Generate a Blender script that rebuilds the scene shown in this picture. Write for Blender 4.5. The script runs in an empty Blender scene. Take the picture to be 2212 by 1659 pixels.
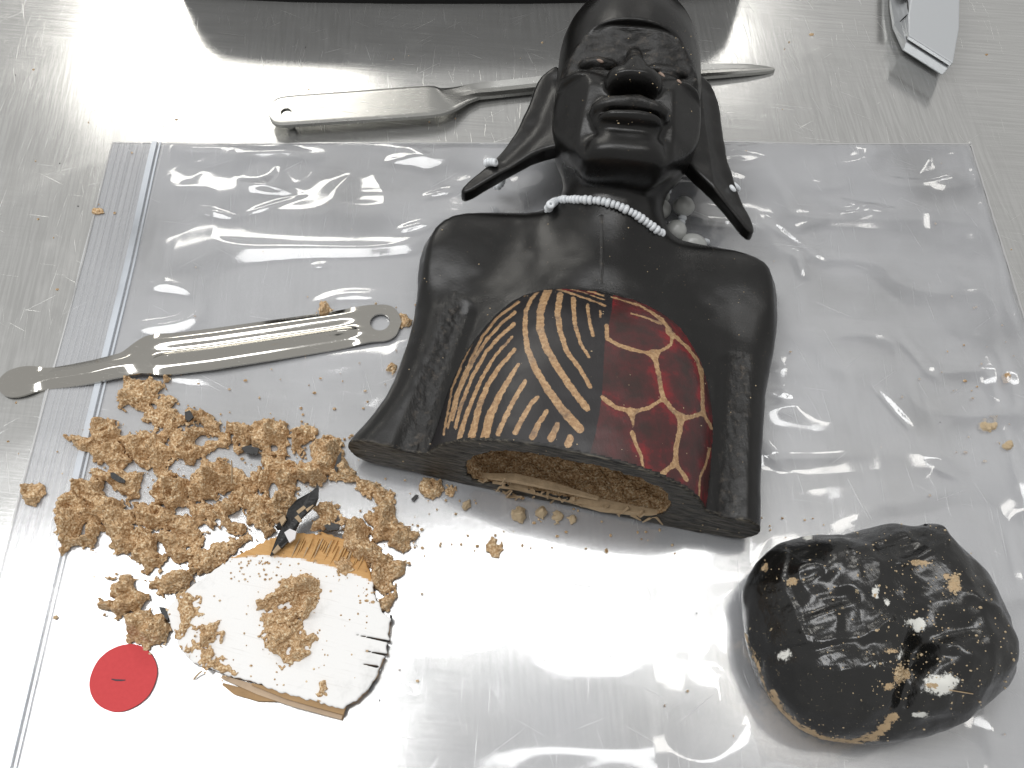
import bpy, math, random
import numpy as np
try:
    import openvdb as vdb
except ImportError:
    import pyopenvdb as vdb
random.seed(4); rng = np.random.default_rng(4)
MM = 0.001                                   # everything below is authored in millimetres
scene = bpy.context.scene
COL = scene.collection

# ------------------------------------------------------------------ camera, world, lights, exposure
F = 1950.0; TH = math.radians(62.5); DIST = 380.0
C = np.array([0.0, -DIST*math.cos(TH), DIST*math.sin(TH)])
FW = np.array([0.0, math.cos(TH), -math.sin(TH)]); UPV = np.array([0.0, math.sin(TH), math.cos(TH)]); RT = np.array([1.0, 0, 0])
cam_d = bpy.data.cameras.new('camera'); cam = bpy.data.objects.new('camera', cam_d); COL.objects.link(cam)
cam_d.sensor_width = 36.0; cam_d.lens = 36.0*F/2212.0; cam_d.clip_start = 0.01; cam_d.clip_end = 20
cam.location = C*MM; cam.rotation_euler = (math.pi/2-TH, 0, 0)
scene.camera = cam
w = bpy.data.worlds.new('World'); scene.world = w; w.use_nodes = True
w.node_tree.nodes['Background'].inputs[0].default_value = (1.0, 0.992, 0.975, 1)
w.node_tree.nodes['Background'].inputs[1].default_value = 0.55
scene.view_settings.view_transform = 'Standard'; scene.view_settings.look = 'None'
scene.view_settings.exposure = 0.0; scene.view_settings.gamma = 1.0

def area(name, x0, x1, y0, y1, z, rad, col):
    L = bpy.data.lights.new(name, 'AREA'); L.shape = 'RECTANGLE'
    L.size = (x1-x0)*MM; L.size_y = (y1-y0)*MM
    L.energy = rad*math.pi*L.size*L.size_y; L.color = col
    o = bpy.data.objects.new(name, L); COL.objects.link(o)
    o.location = ((x0+x1)/2*MM, (y0+y1)/2*MM, z*MM)
    return o
area('ceiling_lamp_left', -1080, -230, -170, 420, 1500, 7.0, (1.0, 1.0, 1.0))
area('ceiling_lamp_middle', -200, 400, 190, 420, 1500, 7.0, (1.0, 1.0, 1.0))
area('ceiling_lamp_right', 430, 640, 40, 340, 1500, 6.5, (1.0, 0.97, 0.92))
area('ceiling_lamp_far_left', -1180, -430, 1600, 2300, 1500, 8.5, (1.0, 0.97, 0.90))
area('ceiling_lamp_far_right', 480, 680, 1750, 2300, 1500, 5.5, (1.0, 0.97, 0.92))

def U(px, py, z=0.0):
    """point at height z (mm) seen at photo position px, py (photo scaled to 2212 wide)"""
    d = (px-1106)/F*RT - (py-829.5)/F*UPV + FW
    return C + d*((z-C[2])/d[2])
def UP(pts, z=0.0):
    return np.array([U(p[0], p[1], z)[:2] for p in pts])
def project(P):
    q = np.asarray(P)-C; zz = q@FW
    return 1106+F*(q@RT)/zz, 829.5-F*(q@UPV)/zz

# ------------------------------------------------------------------ helpers: meshes
def tag(o, label=None, cat=None, group=None, kind=None):
    if label: o['label'] = label
    if cat: o['category'] = cat
    if group: o['group'] = group
    if kind: o['kind'] = kind
    return o
def mesh_obj(name, V, faces, mat, parent=None, smooth=True, attrs=None, sharp=None):
    me = bpy.data.meshes.new(name)
    V = np.asarray(V, dtype=np.float32)*MM
    if isinstance(faces, np.ndarray):
        n, k = faces.shape
        me.vertices.add(len(V)); me.vertices.foreach_set('co', V.ravel())
        me.loops.add(n*k); me.loops.foreach_set('vertex_index', faces.astype(np.int32).ravel())
        me.polygons.add(n); me.polygons.foreach_set('loop_start', np.arange(0, n*k, k, dtype=np.int32))
        me.polygons.foreach_set('loop_total', np.full(n, k, dtype=np.int32))
        me.update(calc_edges=True)
    else:
        me.from_pydata([tuple(v) for v in V], [], [tuple(int(i) for i in f) for f in faces]); me.update()
    if smooth:
        me.polygons.foreach_set('use_smooth', np.ones(len(me.polygons), dtype=bool))
        if sharp is not None:
            try: me.set_sharp_from_angle(angle=math.radians(sharp))
            except Exception: pass
    if attrs:
        for k_, a in attrs.items():
            at = me.attributes.new(k_, 'FLOAT', 'POINT'); at.data.foreach_set('value', np.asarray(a, dtype=np.float32))
    if mat: me.materials.append(mat)
    me.validate()
    o = bpy.data.objects.new(name, me); COL.objects.link(o)
    if parent is not None: o.parent = parent
    return o
def empty(name, loc=(0, 0, 0)):
    o = bpy.data.objects.new(name, None); COL.objects.link(o); o.empty_display_size = 0.01
    return o
def thing(name, label, cat, group=None):
    return tag(empty(name), label, cat, group)

# ------------------------------------------------------------------ helpers: fields
def _w(n, o, h, s):
    t = (o+np.arange(n)*h)/s; i0 = np.floor(t).astype(int); f = t-i0; f = f*f*(3-2*f)
    base = i0.min(); m = i0.max()-base+2
    W = np.zeros((n, m), np.float32); r = np.arange(n); W[r, i0-base] = 1-f; W[r, i0-base+1] += f
    return W
def ngrid(shape, h, scale, seed, o=None):
    """smooth value noise in -1..1 on a regular grid; scale may be per axis (mm)"""
    sc = scale if hasattr(scale, '__len__') else [scale]*len(shape)
    Ws = [_w(n, 7.3, h, s) for n, s in zip(shape, sc)]
    r = np.random.default_rng(seed).uniform(-1, 1, [W_.shape[1] for W_ in Ws]).astype(np.float32)
    for ax, W_ in enumerate(Ws):
        r = np.moveaxis(np.tensordot(W_, r, axes=(1, ax)), 0, ax)
    return r
def pseg(X, Y, a, b):
    dx, dy = b[0]-a[0], b[1]-a[1]; L = dx*dx+dy*dy+1e-9
    t = np.clip(((X-a[0])*dx+(Y-a[1])*dy)/L, 0, 1)
    return np.hypot(X-a[0]-t*dx, Y-a[1]-t*dy), t
def poly_sd(X, Y, P):
    """signed distance to polygon, inside negative"""
    d = np.full(X.shape, 1e9, np.float32); ins = np.zeros(X.shape, bool); n = len(P)
    for i in range(n):
        a, b = P[i], P[(i+1) % n]
        d = np.minimum(d, pseg(X, Y, a, b)[0])
        c = (a[1] > Y) != (b[1] > Y)
        xi = (b[0]-a[0])*(Y-a[1])/((b[1]-a[1]) if abs(b[1]-a[1]) > 1e-9 else 1e-9)+a[0]
        ins ^= c & (X < xi)
    return np.where(ins, -d, d).astype(np.float32)
def smooth_poly(P, it=2):
    P = np.asarray(P, float)
    for _ in range(it):
        Q = np.roll(P, -1, 0); P = np.stack([.75*P+.25*Q, .25*P+.75*Q], 1).reshape(-1, P.shape[1])
    return P
def smin(a, b, k):
    h = np.clip(.5+.5*(b-a)/k, 0, 1); return b*(1-h)+a*h-k*h*(1-h)
def smax(a, b, k): return -smin(-a, -b, k)
def sdf_mesh(A, o, h, iso=0.0):
    g = vdb.FloatGrid(float(A.max())+1); g.copyFromArray(np.ascontiguousarray(A, dtype=np.float32))
    pts, tris, quads = g.convertToPolygons(iso, 0.0)
    quads = np.asarray(quads)
    V = np.asarray(pts, dtype=np.float64)*h+np.asarray(o)
    # orientation check: total signed volume must be positive
    a, b, c = V[quads[:, 0]], V[quads[:, 1]], V[quads[:, 2]]; c2 = V[quads[:, 3]]
    vol = (a*np.cross(b, c)).sum()+(a*np.cross(c, c2)).sum()
    if vol < 0: quads = quads[:, ::-1]
    return V, quads
def submesh(V, Q, mask, attrs=None):
    q = Q[mask]; used = np.unique(q); m = np.full(len(V), -1); m[used] = np.arange(len(used))
    return V[used], m[q], ({k_: a[used] for k_, a in attrs.items()} if attrs else None)
def ell(X, Y, Z, c, r, p=2.0):
    k = (np.abs((X-c[0])/r[0])**p+np.abs((Y-c[1])/r[1])**p+np.abs((Z-c[2])/r[2])**p)**(1.0/p)
    return (k-1)*min(float(np.min(q)) for q in r)
def cap(X, Y, Z, a, b, ra, rb):
    a = np.array(a, float); b = np.array(b, float); d = b-a; L = (d*d).sum()
    t = np.clip(((X-a[0])*d[0]+(Y-a[1])*d[1]+(Z-a[2])*d[2])/L, 0, 1)
    return np.sqrt((X-a[0]-t*d[0])**2+(Y-a[1]-t*d[1])**2+(Z-a[2]-t*d[2])**2)-(ra+(rb-ra)*t)

# ------------------------------------------------------------------ helpers: materials
class NT:
    def __init__(s, name):
        s.m = bpy.data.materials.new(name); s.m.use_nodes = True; s.t = s.m.node_tree
        s.b = s.t.nodes['Principled BSDF']; s.out = s.t.nodes['Material Output']
    def n(s, typ, **kw):
        nd = s.t.nodes.new(typ)
        for k_, v in kw.items():
            if k_.startswith('i_'):
                key = k_[2:]; key = int(key) if key.isdigit() else key.replace('_', ' ')
                s.put(nd.inputs[key], v)
            else: setattr(nd, k_, v)
        return nd
    def put(s, sock, v):
        if isinstance(v, bpy.types.NodeSocket): s.t.links.new(v, sock)
        else:
            if hasattr(sock.default_value, '__len__') and len(sock.default_value) == 4 and len(v) == 3: v = (*v, 1)
            sock.default_value = v
    def co(s, scale=(1, 1, 1), rot=(0, 0, 0)):
        tc = s.n('ShaderNodeNewGeometry')
        m0 = s.n('ShaderNodeMapping'); s.t.links.new(tc.outputs['Position'], m0.inputs[0]); m0.inputs['Rotation'].default_value = rot
        mp = s.n('ShaderNodeMapping'); s.t.links.new(m0.outputs[0], mp.inputs[0]); mp.inputs['Scale'].default_value = scale
        return mp.outputs[0]
    def noise(s, scale, detail=4, rough=.55, vec=None, dist=0):
        nd = s.n('ShaderNodeTexNoise'); nd.inputs['Scale'].default_value = scale; nd.inputs['Detail'].default_value = detail
        nd.inputs['Roughness'].default_value = rough; nd.inputs['Distortion'].default_value = dist
        s.t.links.new(vec if vec else s.co(), nd.inputs['Vector']); return nd.outputs['Fac']
    def math(s, op, a, b=0.5, clamp=False):
        nd = s.n('ShaderNodeMath', operation=op, use_clamp=clamp); s.put(nd.inputs[0], a); s.put(nd.inputs[1], b); return nd.outputs[0]
    def ramp(s, fac, stops, interp='LINEAR'):
        nd = s.n('ShaderNodeValToRGB'); cr = nd.color_ramp; cr.interpolation = interp
        while len(cr.elements) < len(stops): cr.elements.new(.5)
        for e, (p, c) in zip(cr.elements, stops):
            e.position = p; e.color = (*c, 1) if len(c) == 3 else c
        s.put(nd.inputs[0], fac); return nd.outputs[0]
    def step(s, v, lo, hi):
        nd = s.n('ShaderNodeMapRange', interpolation_type='SMOOTHSTEP'); s.put(nd.inputs[0], v)
        nd.inputs[1].default_value = lo; nd.inputs[2].default_value = hi; return nd.outputs[0]
    def mix(s, f, a, b, blend='MIX'):
        nd = s.n('ShaderNodeMix', data_type='RGBA', blend_type=blend); s.put(nd.inputs[0], f); s.put(nd.inputs[6], a); s.put(nd.inputs[7], b); return nd.outputs[2]
    def attr(s, name):
        nd = s.n('ShaderNodeAttribute', attribute_name=name); return nd.outputs['Fac']
    def bump(s, h, strength=.5, dist=.0005, normal=None):
        nd = s.n('ShaderNodeBump'); nd.inputs['Strength'].default_value = strength; nd.inputs['Distance'].default_value = dist
        s.put(nd.inputs['Height'], h)
        if normal: s.t.links.new(normal, nd.inputs['Normal'])
        return nd.outputs[0]
    def set(s, **kw):
        for k_, v in kw.items(): s.put(s.b.inputs[k_.replace('_', ' ')], v)
        return s

def mat_steel():
    m = NT('brushed steel')
    br = m.noise(1, 6, .65, m.co((25, 900, 1), (0, 0, .10)))
    br2 = m.noise(1, 5, .6, m.co((700, 30, 1), (0, 0, -.06)))
    patch = m.noise(9, 3, .5)
    sel = m.step(m.noise(5.5, 2), .42, .58)
    brm = m.mix(sel, br, br2)
    big = m.noise(26, 4, .6)
    # sparse fine scratches in several directions
    sc = None
    for rot, sx, sy, th in ((.5, 22, 1700, .70), (-.62, 18, 1900, .70), (1.25, 26, 1500, .69), (.15, 20, 1900, .70), (1.62, 30, 1900, .675), (1.45, 24, 1600, .69), (-.35, 16, 1600, .71)):
        k = m.step(m.noise(1, 3, .5, m.co((sx, sy, 1), (0, 0, rot))), th, th+.06)
        sc = k if sc is None else m.math('MAXIMUM', sc, k)
    col = m.mix(patch, (.54, .545, .54), (.62, .62, .605))
    col = m.mix(m.step(brm, .35, .65), m.mix(.35, col, (.38, .38, .37)), m.mix(.2, col, (.75, .75, .74)))
    col = m.mix(m.math('MULTIPLY', sc, .32), col, (.85, .85, .83))
    col = m.mix(m.math('MULTIPLY', m.noise(1900, 2, .7), .35), col, (.48, .48, .47))
    rg = m.math('ADD', m.math('MULTIPLY', big, .10), .125)
    rg = m.math('ADD', rg, m.math('MULTIPLY', sc, .2)); rg = m.math('ADD', rg, m.math('MULTIPLY', m.step(m.noise(13, 5, .6, dist=1.5), .5, .62), .05))
    nrm = m.bump(m.math('ADD', m.math('MULTIPLY', brm, .8), m.math('MULTIPLY', sc, .9)), .30, .00006)
    m.set(Base_Color=col, Metallic=.76, Roughness=rg, Normal=nrm)
    return m.m
def mat_film(diff=.10, gloss=.055, rough=.10, tint=(.93, .95, 1.0), ribs=False):
    m = NT('clear film'); t = m.t; t.nodes.remove(m.b)
    tr = m.n('ShaderNodeBsdfTransparent'); gl = m.n('ShaderNodeBsdfGlossy'); df = m.n('ShaderNodeBsdfDiffuse')
    tr.inputs[0].default_value = (1, 1, 1, 1); gl.inputs['Roughness'].default_value = rough; df.inputs[0].default_value = (*tint, 1)
    fr = m.n('ShaderNodeFresnel'); fr.inputs[0].default_value = 1.5
    nz = m.noise(70, 3, .5); b = m.bump(nz, .07, .0012)
    t.links.new(b, gl.inputs['Normal']); t.links.new(b, fr.inputs['Normal'])
    m1 = m.n('ShaderNodeMixShader'); m2 = m.n('ShaderNodeMixShader')
    dfac = m.math('MULTIPLY', m.step(m.noise(14, 4), .0, .65), diff)
    if ribs:
        rb = m.noise(1, 3, .6, m.co((900, 4, 1)))
        dfac = m.math('MULTIPLY', m.math('ADD', m.math('MULTIPLY', m.step(rb, .2, .8), .14), .75), diff)
    m.put(m1.inputs[0], dfac); t.links.new(tr.outputs[0], m1.inputs[1]); t.links.new(df.outputs[0], m1.inputs[2])
    fac = m.math('ADD', m.math('MULTIPLY', fr.outputs[0], 1.5), gloss, True)
    m.put(m2.inputs[0], fac); t.links.new(m1.outputs[0], m2.inputs[1]); t.links.new(gl.outputs[0], m2.inputs[2])
    t.links.new(m2.outputs[0], m.out.inputs[0]); return m.m
def mat_ebony():
    m = NT('black painted wood')
    cut = m.attr('cut'); rgh = m.attr('rough')
    n1 = m.noise(35, 4, .6); fine = m.noise(900, 3, .6)
    grain = m.noise(1, 5, .65, m.co((1500, 1500, 120), (0, 0, -.2)))
    saw = m.noise(1, 5, .7, m.co((160, 1200, 1800), (0, 0, .2)))
    base = m.mix(n1, (.0028, .0028, .0028), (.0065, .006, .0055))
    spk = m.step(m.noise(1400, 1, .5), .76, .80)
    base = m.mix(m.math('MULTIPLY', spk, .35), base, (.35, .26, .16))
    base = m.mix(m.math('MULTIPLY', rgh, m.step(m.noise(300, 4, .7), .52, .7)), base, (.055, .045, .036))
    cutc = m.mix(m.step(saw, .42, .70), (.006, .0055, .005), (.13, .115, .09))
    base = m.mix(cut, base, cutc)
    rr = m.math('ADD', m.math('MULTIPLY', n1, .22), .19)
    rr = m.math('ADD', rr, m.math('MULTIPLY', m.math('MAXIMUM', cut, m.math('MULTIPLY', rgh, .6)), .22))
    h = m.math('ADD', m.math('MULTIPLY', grain, .25), m.math('MULTIPLY', fine, .12))
    h = m.math('ADD', h, m.math('MULTIPLY', rgh, m.math('MULTIPLY', m.noise(420, 5, .7), 2.2)))
    h = m.math('ADD', h, m.math('MULTIPLY', cut, m.math('MULTIPLY', saw, 1.4)))
    m.set(Base_Color=base, Roughness=rr, Normal=m.bump(h, .45, .0005)); m.b.inputs['Specular IOR Level'].default_value = .42
    return m.m
def mat_wrap():
    m = NT('painted wrap')
    tan = m.attr('tan'); red = m.attr('red')
    wob = m.math('MULTIPLY', m.math('SUBTRACT', m.noise(380, 5, .7), .5), 1.9)
    tt = m.step(m.math('ADD', tan, wob), -.12, .18)
    rr = m.step(m.math('ADD', red, m.math('MULTIPLY', wob, .4)), -.1, .3)
    rn = m.noise(95, 5, .65)
    ring = m.step(tan, -5.5, -.2)
    redc = m.ramp(m.math('ADD', m.math('MULTIPLY', rn, .75), m.math('MULTIPLY', ring, .10)), [(.30, (.035, .016, .014)), (.46, (.085, .016, .017)), (.60, (.26, .012, .018))])
    fib = m.noise(1, 5, .7, m.co((1100, 260, 400), (0, 0, -.2)))
    redc = m.mix(m.math('MULTIPLY', fib, .45), redc, (.03, .012, .01))
    blk = m.mix(m.noise(60, 4), (.009, .0085, .009), (.022, .019, .021))
    base = m.mix(rr, blk, redc)
    tanc = m.mix(m.step(m.noise(700, 3, .7), .35, .7), (.30, .175, .085), (.50, .33, .18))
    tanc = m.mix(m.math('MULTIPLY', m.step(m.noise(110, 4, .65), .50, .72), .75), tanc, (.10, .07, .055))
    base = m.mix(tt, base, tanc)
    m.set(Base_Color=base, Roughness=m.math('ADD', m.math('MULTIPLY', rn, .12), .30), Normal=m.bump(m.math('ADD', fib, m.noise(120, 3)), .25, .0003))
    m.b.inputs['Specular IOR Level'].default_value = .5
    return m.m
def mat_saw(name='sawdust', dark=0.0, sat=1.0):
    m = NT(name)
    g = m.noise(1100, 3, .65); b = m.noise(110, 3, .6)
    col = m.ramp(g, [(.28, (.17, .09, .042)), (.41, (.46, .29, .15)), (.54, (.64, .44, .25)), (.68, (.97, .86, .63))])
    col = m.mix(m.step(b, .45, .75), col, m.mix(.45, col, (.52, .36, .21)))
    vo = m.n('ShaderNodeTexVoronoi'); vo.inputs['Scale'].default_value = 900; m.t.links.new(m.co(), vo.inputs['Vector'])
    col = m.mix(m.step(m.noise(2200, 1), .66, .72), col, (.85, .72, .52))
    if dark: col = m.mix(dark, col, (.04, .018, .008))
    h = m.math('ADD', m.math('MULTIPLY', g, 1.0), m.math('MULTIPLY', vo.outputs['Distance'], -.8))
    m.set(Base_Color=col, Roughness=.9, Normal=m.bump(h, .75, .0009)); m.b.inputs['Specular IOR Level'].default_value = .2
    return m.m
def mat_chrome(name='nickel plated steel', base=(.60, .585, .55), rough=.10, scratch=.3, bs=1.0):
    m = NT(name)
    n = m.noise(60, 4, .6); s_ = m.step(m.noise(1, 3, .6, m.co((60, 1500, 200), (0, 0, .12))), .62, .75)
    sp = m.step(m.noise(900, 2, .6), .68, .74)
    col = m.mix(m.math('MULTIPLY', sp, .35), base, (.9, .9, .88))
    rg = m.math('ADD', m.math('MULTIPLY', n, .10), rough); rg = m.math('ADD', rg, m.math('MULTIPLY', s_, scratch))
    m.set(Base_Color=col, Metallic=1.0, Roughness=rg, Normal=m.bump(m.math('ADD', m.noise(45, 2), m.math('MULTIPLY', sp, .3)), .10*bs, .0012))
    return m.m
def mat_plain(name, col, rough=.5, spec=.5, bumps=0, bscale=300, var=.25, metal=0.0):
    m = NT(name); n = m.noise(bscale, 4, .6); lo = tuple(c*(1-var) for c in col)
    m.set(Base_Color=m.mix(m.noise(bscale*.35, 4), lo, col), Roughness=rough, Metallic=metal)
    if bumps: m.set(Normal=m.bump(n, bumps, .0005))
    m.b.inputs['Specular IOR Level'].default_value = spec
    return m.m
STEEL = mat_steel(); FILM = mat_film(.28, .045, .10); FILMB = mat_film(.12, .0, .14); FILMR = mat_film(.34, .02, .16, ribs=True)
ZIPM = mat_film(.62, .05, .15, (.86, .92, 1.0)); EDGE = mat_film(.45, .10, .1, (1, 1, 1))
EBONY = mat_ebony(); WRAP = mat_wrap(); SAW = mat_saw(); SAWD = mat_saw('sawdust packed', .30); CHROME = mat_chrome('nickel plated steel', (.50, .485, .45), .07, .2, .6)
TOOLB = mat_chrome('worn plated steel', (.40, .40, .385), .20, .25, .7)
BEAD = mat_plain('white glass bead', (.72, .75, .78), .22, .6, 0, 400, .06)
GREYB = mat_plain('grey seed bead', (.60, .61, .59), .28, .6, .1, 250, .45)
TANW = mat_plain('bare pale wood', (.58, .43, .27), .7, .3, .7, 900, .5)
TOOLX = 0
BLACKP = mat_plain('black plastic', (.011, .011, .012), .45, .4, .15, 600)
BLKW = mat_plain('black paint on splinter', (.014, .014, .014), .45, .5, .6, 700, .5)

# ------------------------------------------------------------------ steel table
gx = np.array([-1400, 1400]); V = [(-1500, -900, 0), (1500, -900, 0), (1500, 1900, 0), (-1500, 1900, 0), (-1500, -900, -30), (1500, -900, -30), (1500, 1900, -30), (-1500, 1900, -30)]
tag(mesh_obj('table_top', V, [(0, 1, 2, 3), (7, 6, 5, 4), (0, 4, 5, 1), (1, 5, 6, 2), (2, 6, 7, 3), (3, 7, 4, 0)], STEEL, smooth=False),
    'scratched brushed stainless steel table top under everything', kind='structure')

# ------------------------------------------------------------------ wooden bust (one carved body, ears and wrap as parts)
bust = thing('wooden_bust', 'black carved wooden bust lying on its back, sawn open below its striped chest wrap', 'carving')
TORSO = UP(smooth_poly([(1203, 466), (1150, 472), (1095, 470), (1020, 475), (960, 492), (920, 530), (904, 580), (903, 640), (893, 700), (874, 770), (842, 850), (795, 915), (757, 955), (748, 975), (765, 1010),
             (800, 1100), (1000, 1180), (1350, 1230), (1560, 1250), (1640, 1230), (1643, 1140), (1643, 1050), (1647, 950), (1655, 850), (1671, 750), (1678, 670), (1672, 615), (1645, 582), (1590, 560), (1520, 547), (1455, 530), (1405, 492)], 1), 14)
tO = np.array([17., -55.]); ta = math.radians(-12.4); tx = np.array([math.cos(ta), math.sin(ta)]); ty = np.array([-math.sin(ta), math.cos(ta)])
hO = U(1358, 200, 35); ha = math.radians(-7); hx = np.array([math.cos(ha), math.sin(ha)]); hy = np.array([-math.sin(ha), math.cos(ha)])
H = 0.6
o3 = np.array([-68.0, -86.0, -1.2]); dims = (int(185/H), int(287/H), int(77/H))
xs = (o3[0]+np.arange(dims[0])*H).astype(np.float32); ys = (o3[1]+np.arange(dims[1])*H).astype(np.float32); zs = (o3[2]+np.arange(dims[2])*H).astype(np.float32)
X2, Y2 = np.meshgrid(xs, ys, indexing='ij')
u2 = (X2-tO[0])*tx[0]+(Y2-tO[1])*tx[1]; v2 = (X2-tO[0])*ty[0]+(Y2-tO[1])*ty[1]
U3 = u2[:, :, None]; V3 = v2[:, :, None]; Z3 = zs[None, None, :]; X3 = X2[:, :, None]; Y3 = Y2[:, :, None]
DP0 = np.array([0, -1.0])                                   # the sawn plane
CN = np.array([math.sin(ta)*-1*-1, 0, 0])
def plane_cut(u, v, z): return -(v-2.0)+(z-13)*.0       # > 0 outside (below the saw cut)
ysp = slice(0, int((64+86)/H)+40)
def torso_sdf(u, v, x, y, z, d2):
    R = 11.0; zc = 12.6; T = 11.6
    q1 = d2+R; q2 = np.abs(z-zc)-(T-R)
    b = np.sqrt(np.maximum(q1, 0)**2+np.maximum(q2, 0)**2)+np.minimum(np.maximum(q1, q2), 0)-R
    chest = ell(u, v, z, (1, 62, 8), (56, 66, 24), 2.2)
    chest = smax(chest, d2*1.0, 3)
    b = smin(b, chest, 9)
    # grooves beside the wrap (armpits)
    for s_, u0, u1 in ((-1, -59.5, -53), (1, 64, 59)):
        g = cap(u, v, z, (u0, -15, 27.5), (u1, 64, 29), 6.4, 5.4); b = smax(b, -g, 3.5)
    return b
D2 = poly_sd(X2, Y2, TORSO)[:, :, None]
body = torso_sdf(U3, V3, X3, Y3, Z3, D2).astype(np.float32)
def dome_f(u, v, z):
    uu = (u-2.5)/np.where(u > 2.5, 56.0, 56.5)
    k = (np.abs(uu)**2.6+np.abs(np.maximum(v+5, 0)/99.0)**3.2+np.abs(np.maximum(z, 0)/(52.5-.02*v))**2.3)**(1/2.5)
    return (k-1)*46.0
dome = dome_f(U3, V3, Z3).astype(np.float32)
# neck
for sx_, sy_ in ((972, 548), (1610, 628)):
    q_ = U(sx_, sy_, 16); body = smin(body, smax(ell(X3, Y3, Z3, (q_[0], q_[1], 12), (26, 26, 16)), D2+4.5, 3), 7)
nk = cap(X3, Y3, (Z3-24)*.98+24, (38, 44, 8), (46.5, 92, 20), 24.0, 22.3)
body = smin(body, nk, 10)
# --- head in its own frame
hu = ((X2-hO[0])*hx[0]+(Y2-hO[1])*hx[1]); hv = ((X2-hO[0])*hy[0]+(Y2-hO[1])*hy[1])
y0 = int((60+86)/H); A = hu[:, y0:, None]; B = hv[:, y0:, None]; Wz = Z3-35.0
head = ell(A, B, Wz, (-1, 13, -1), (32.5, 45, 33), 2.1)
head = smin(head, ell(A, B, Wz, (-.5, -18, 1), (32, 36, 26), 2.7), 6)
head = smin(head, ell(A, B, Wz, (-.5, -36, 15), (23, 21, 14), 3.2), 5)
# face carved back below the smooth cap: arch edge
arch = 10.0-np.abs((A+1)/27.5)**4*12.0
fl = 20.0+np.clip(B+9, 0, 20)*.42+np.clip(-16-B, 0, 10)*.9-np.maximum(np.abs(A+1)-10, 0)*.10
faceb = smax(smax(B-arch, -(B+24), 1.0), -(Wz-fl), .8)
head = smax(head, -smax(faceb, np.abs(A+1)-29.5, 2), .8)
# flat cheek facets meeting the rounded jaw at a ridge
for s_ in (-1, 1):
    As = np.abs(A+.5)
    head = smin(head, ell(A, B, Wz, (s_*17-.5, -27, 12), (14.5, 17, 14.8), 2.5), 2.5)
    f_in = (Wz-(25.4-.10*(As-12)+.30*(B+31)))*.95
    f_out = (Wz-(25.0+.22*(B+31)-1.05*(As-18.0)))*.68
    fac = smax(f_in, f_out, .8); zone_ = smax(np.abs(B+38)-23, -(Wz-6), 2)
    head = smax(head, fac-2.2*np.maximum(zone_+3.5, 0), 1.6)
    head = smin(head, ell(A, B, Wz, (s_*13.5-.5, -13.5, 19.5), (8.0, 3.4, 4.4)), 1.0)     # lower lid
    head = smin(head, ell(A, B, Wz, (s_*13.5-.5, -7.8, 20.8), (8.5, 2.6, 3.6)), .8)     # upper lid
muz = ell(A, B, Wz, (-.5, -38, 20.5), (15, 12, 9.0), 2.4); head = smin(head, muz, 1.6)
nose = cap(A, B, Wz, (-.2, 2, 21), (.2, -18, 32.0), 2.4, 4.2)
nose = smin(nose, ell(A, B, Wz, (.2, -24.5, 28.0), (11.8, 6.8, 9.2), 2.3), 3.5)
nose = smax(nose, -(B+28.2-(Wz-30)*.30), .7)
head = smin(head, nose, 1.3)
head = smax(head, -ell(A, B, Wz, (0.2, -29.8, 27.5), (9.5, 2.4, 7.0)), 1.0)
lipu = ell(A, B+np.abs(np.abs(A)-3)*.12-.3, Wz, (0, -37.0, 26.6), (16.5, 4.6, 7.2), 2.1); lipu = smax(lipu, (Wz-(32.4+(B+39)*.75))*.8, .5)
head = smin(head, lipu, 1.4)
head = smin(head, ell(A, B-np.abs(A)*.06, Wz, (0, -44.0, 27.6), (12.5, 2.9, 5.2), 2.0), 1.1)
head = smax(head, -ell(A, B, Wz, (0, -40.9, 33.6), (18.0, 1.0, 6.8), 2.0), .6)
head = smax(head, -ell(A, B, Wz, (0, -48.2, 33.6), (14.0, 1.9, 6.8), 2.0), 2.2)
head = smin(head, ell(A, B, Wz, (-.5, -53.0, 12.5), (17.5, 7.4, 13.5), 2.9), 2.6)                    # chin front
for s_ in (-1, 1):
    head = smax(head, -ell(A, B, Wz, (s_*18.0-.2, -40.5, 28.0), (2.6, 3.0, 4.0)), 1.0)
chip = ngrid(head.shape, H, (7, 3.0, 5), 5)*.65+ngrid(head.shape, H, (3.5, 1.8, 2.5), 8)*.20
fmask = np.clip((arch-B)/3, 0, 1)*np.clip((B+17)/6, 0, 1)*np.clip((Wz-8)/8, 0, 1)
mmask = np.clip(1-np.abs(B+36)/9, 0, 1)*np.clip((Wz-20)/4, 0, 1)*.45*np.clip(1-np.abs(A)/22, 0, 1)*2
head = head+chip*np.minimum(fmask*1.25+mmask, 1.3)
body[:, y0:, :] = smin(body[:, y0:, :], head.astype(np.float32), 4.0)
body = smax(body, -(Z3-1.0), 1.0)
full = np.minimum(body, dome)
# gentle hand carved waviness + rough grooves
wav = ngrid(full.shape, H, 16, 2)*.35+ngrid(full.shape, H, 5, 3)*.10
full = full+wav
gm = np.minimum(np.abs(U3+56.5), np.abs(U3-61.5))
gmask = (np.clip(1-gm/6, 0, 1)*np.clip((76-V3)/10, 0, 1)*np.clip((Z3-10)/6, 0, 1)).astype(np.float32)
full = full+(ngrid(full.shape, H, (1.4, 1.9, 1.6), 11)*.42+ngrid(full.shape, H, (4, 9, 4), 12)*.3)*gmask
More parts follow.
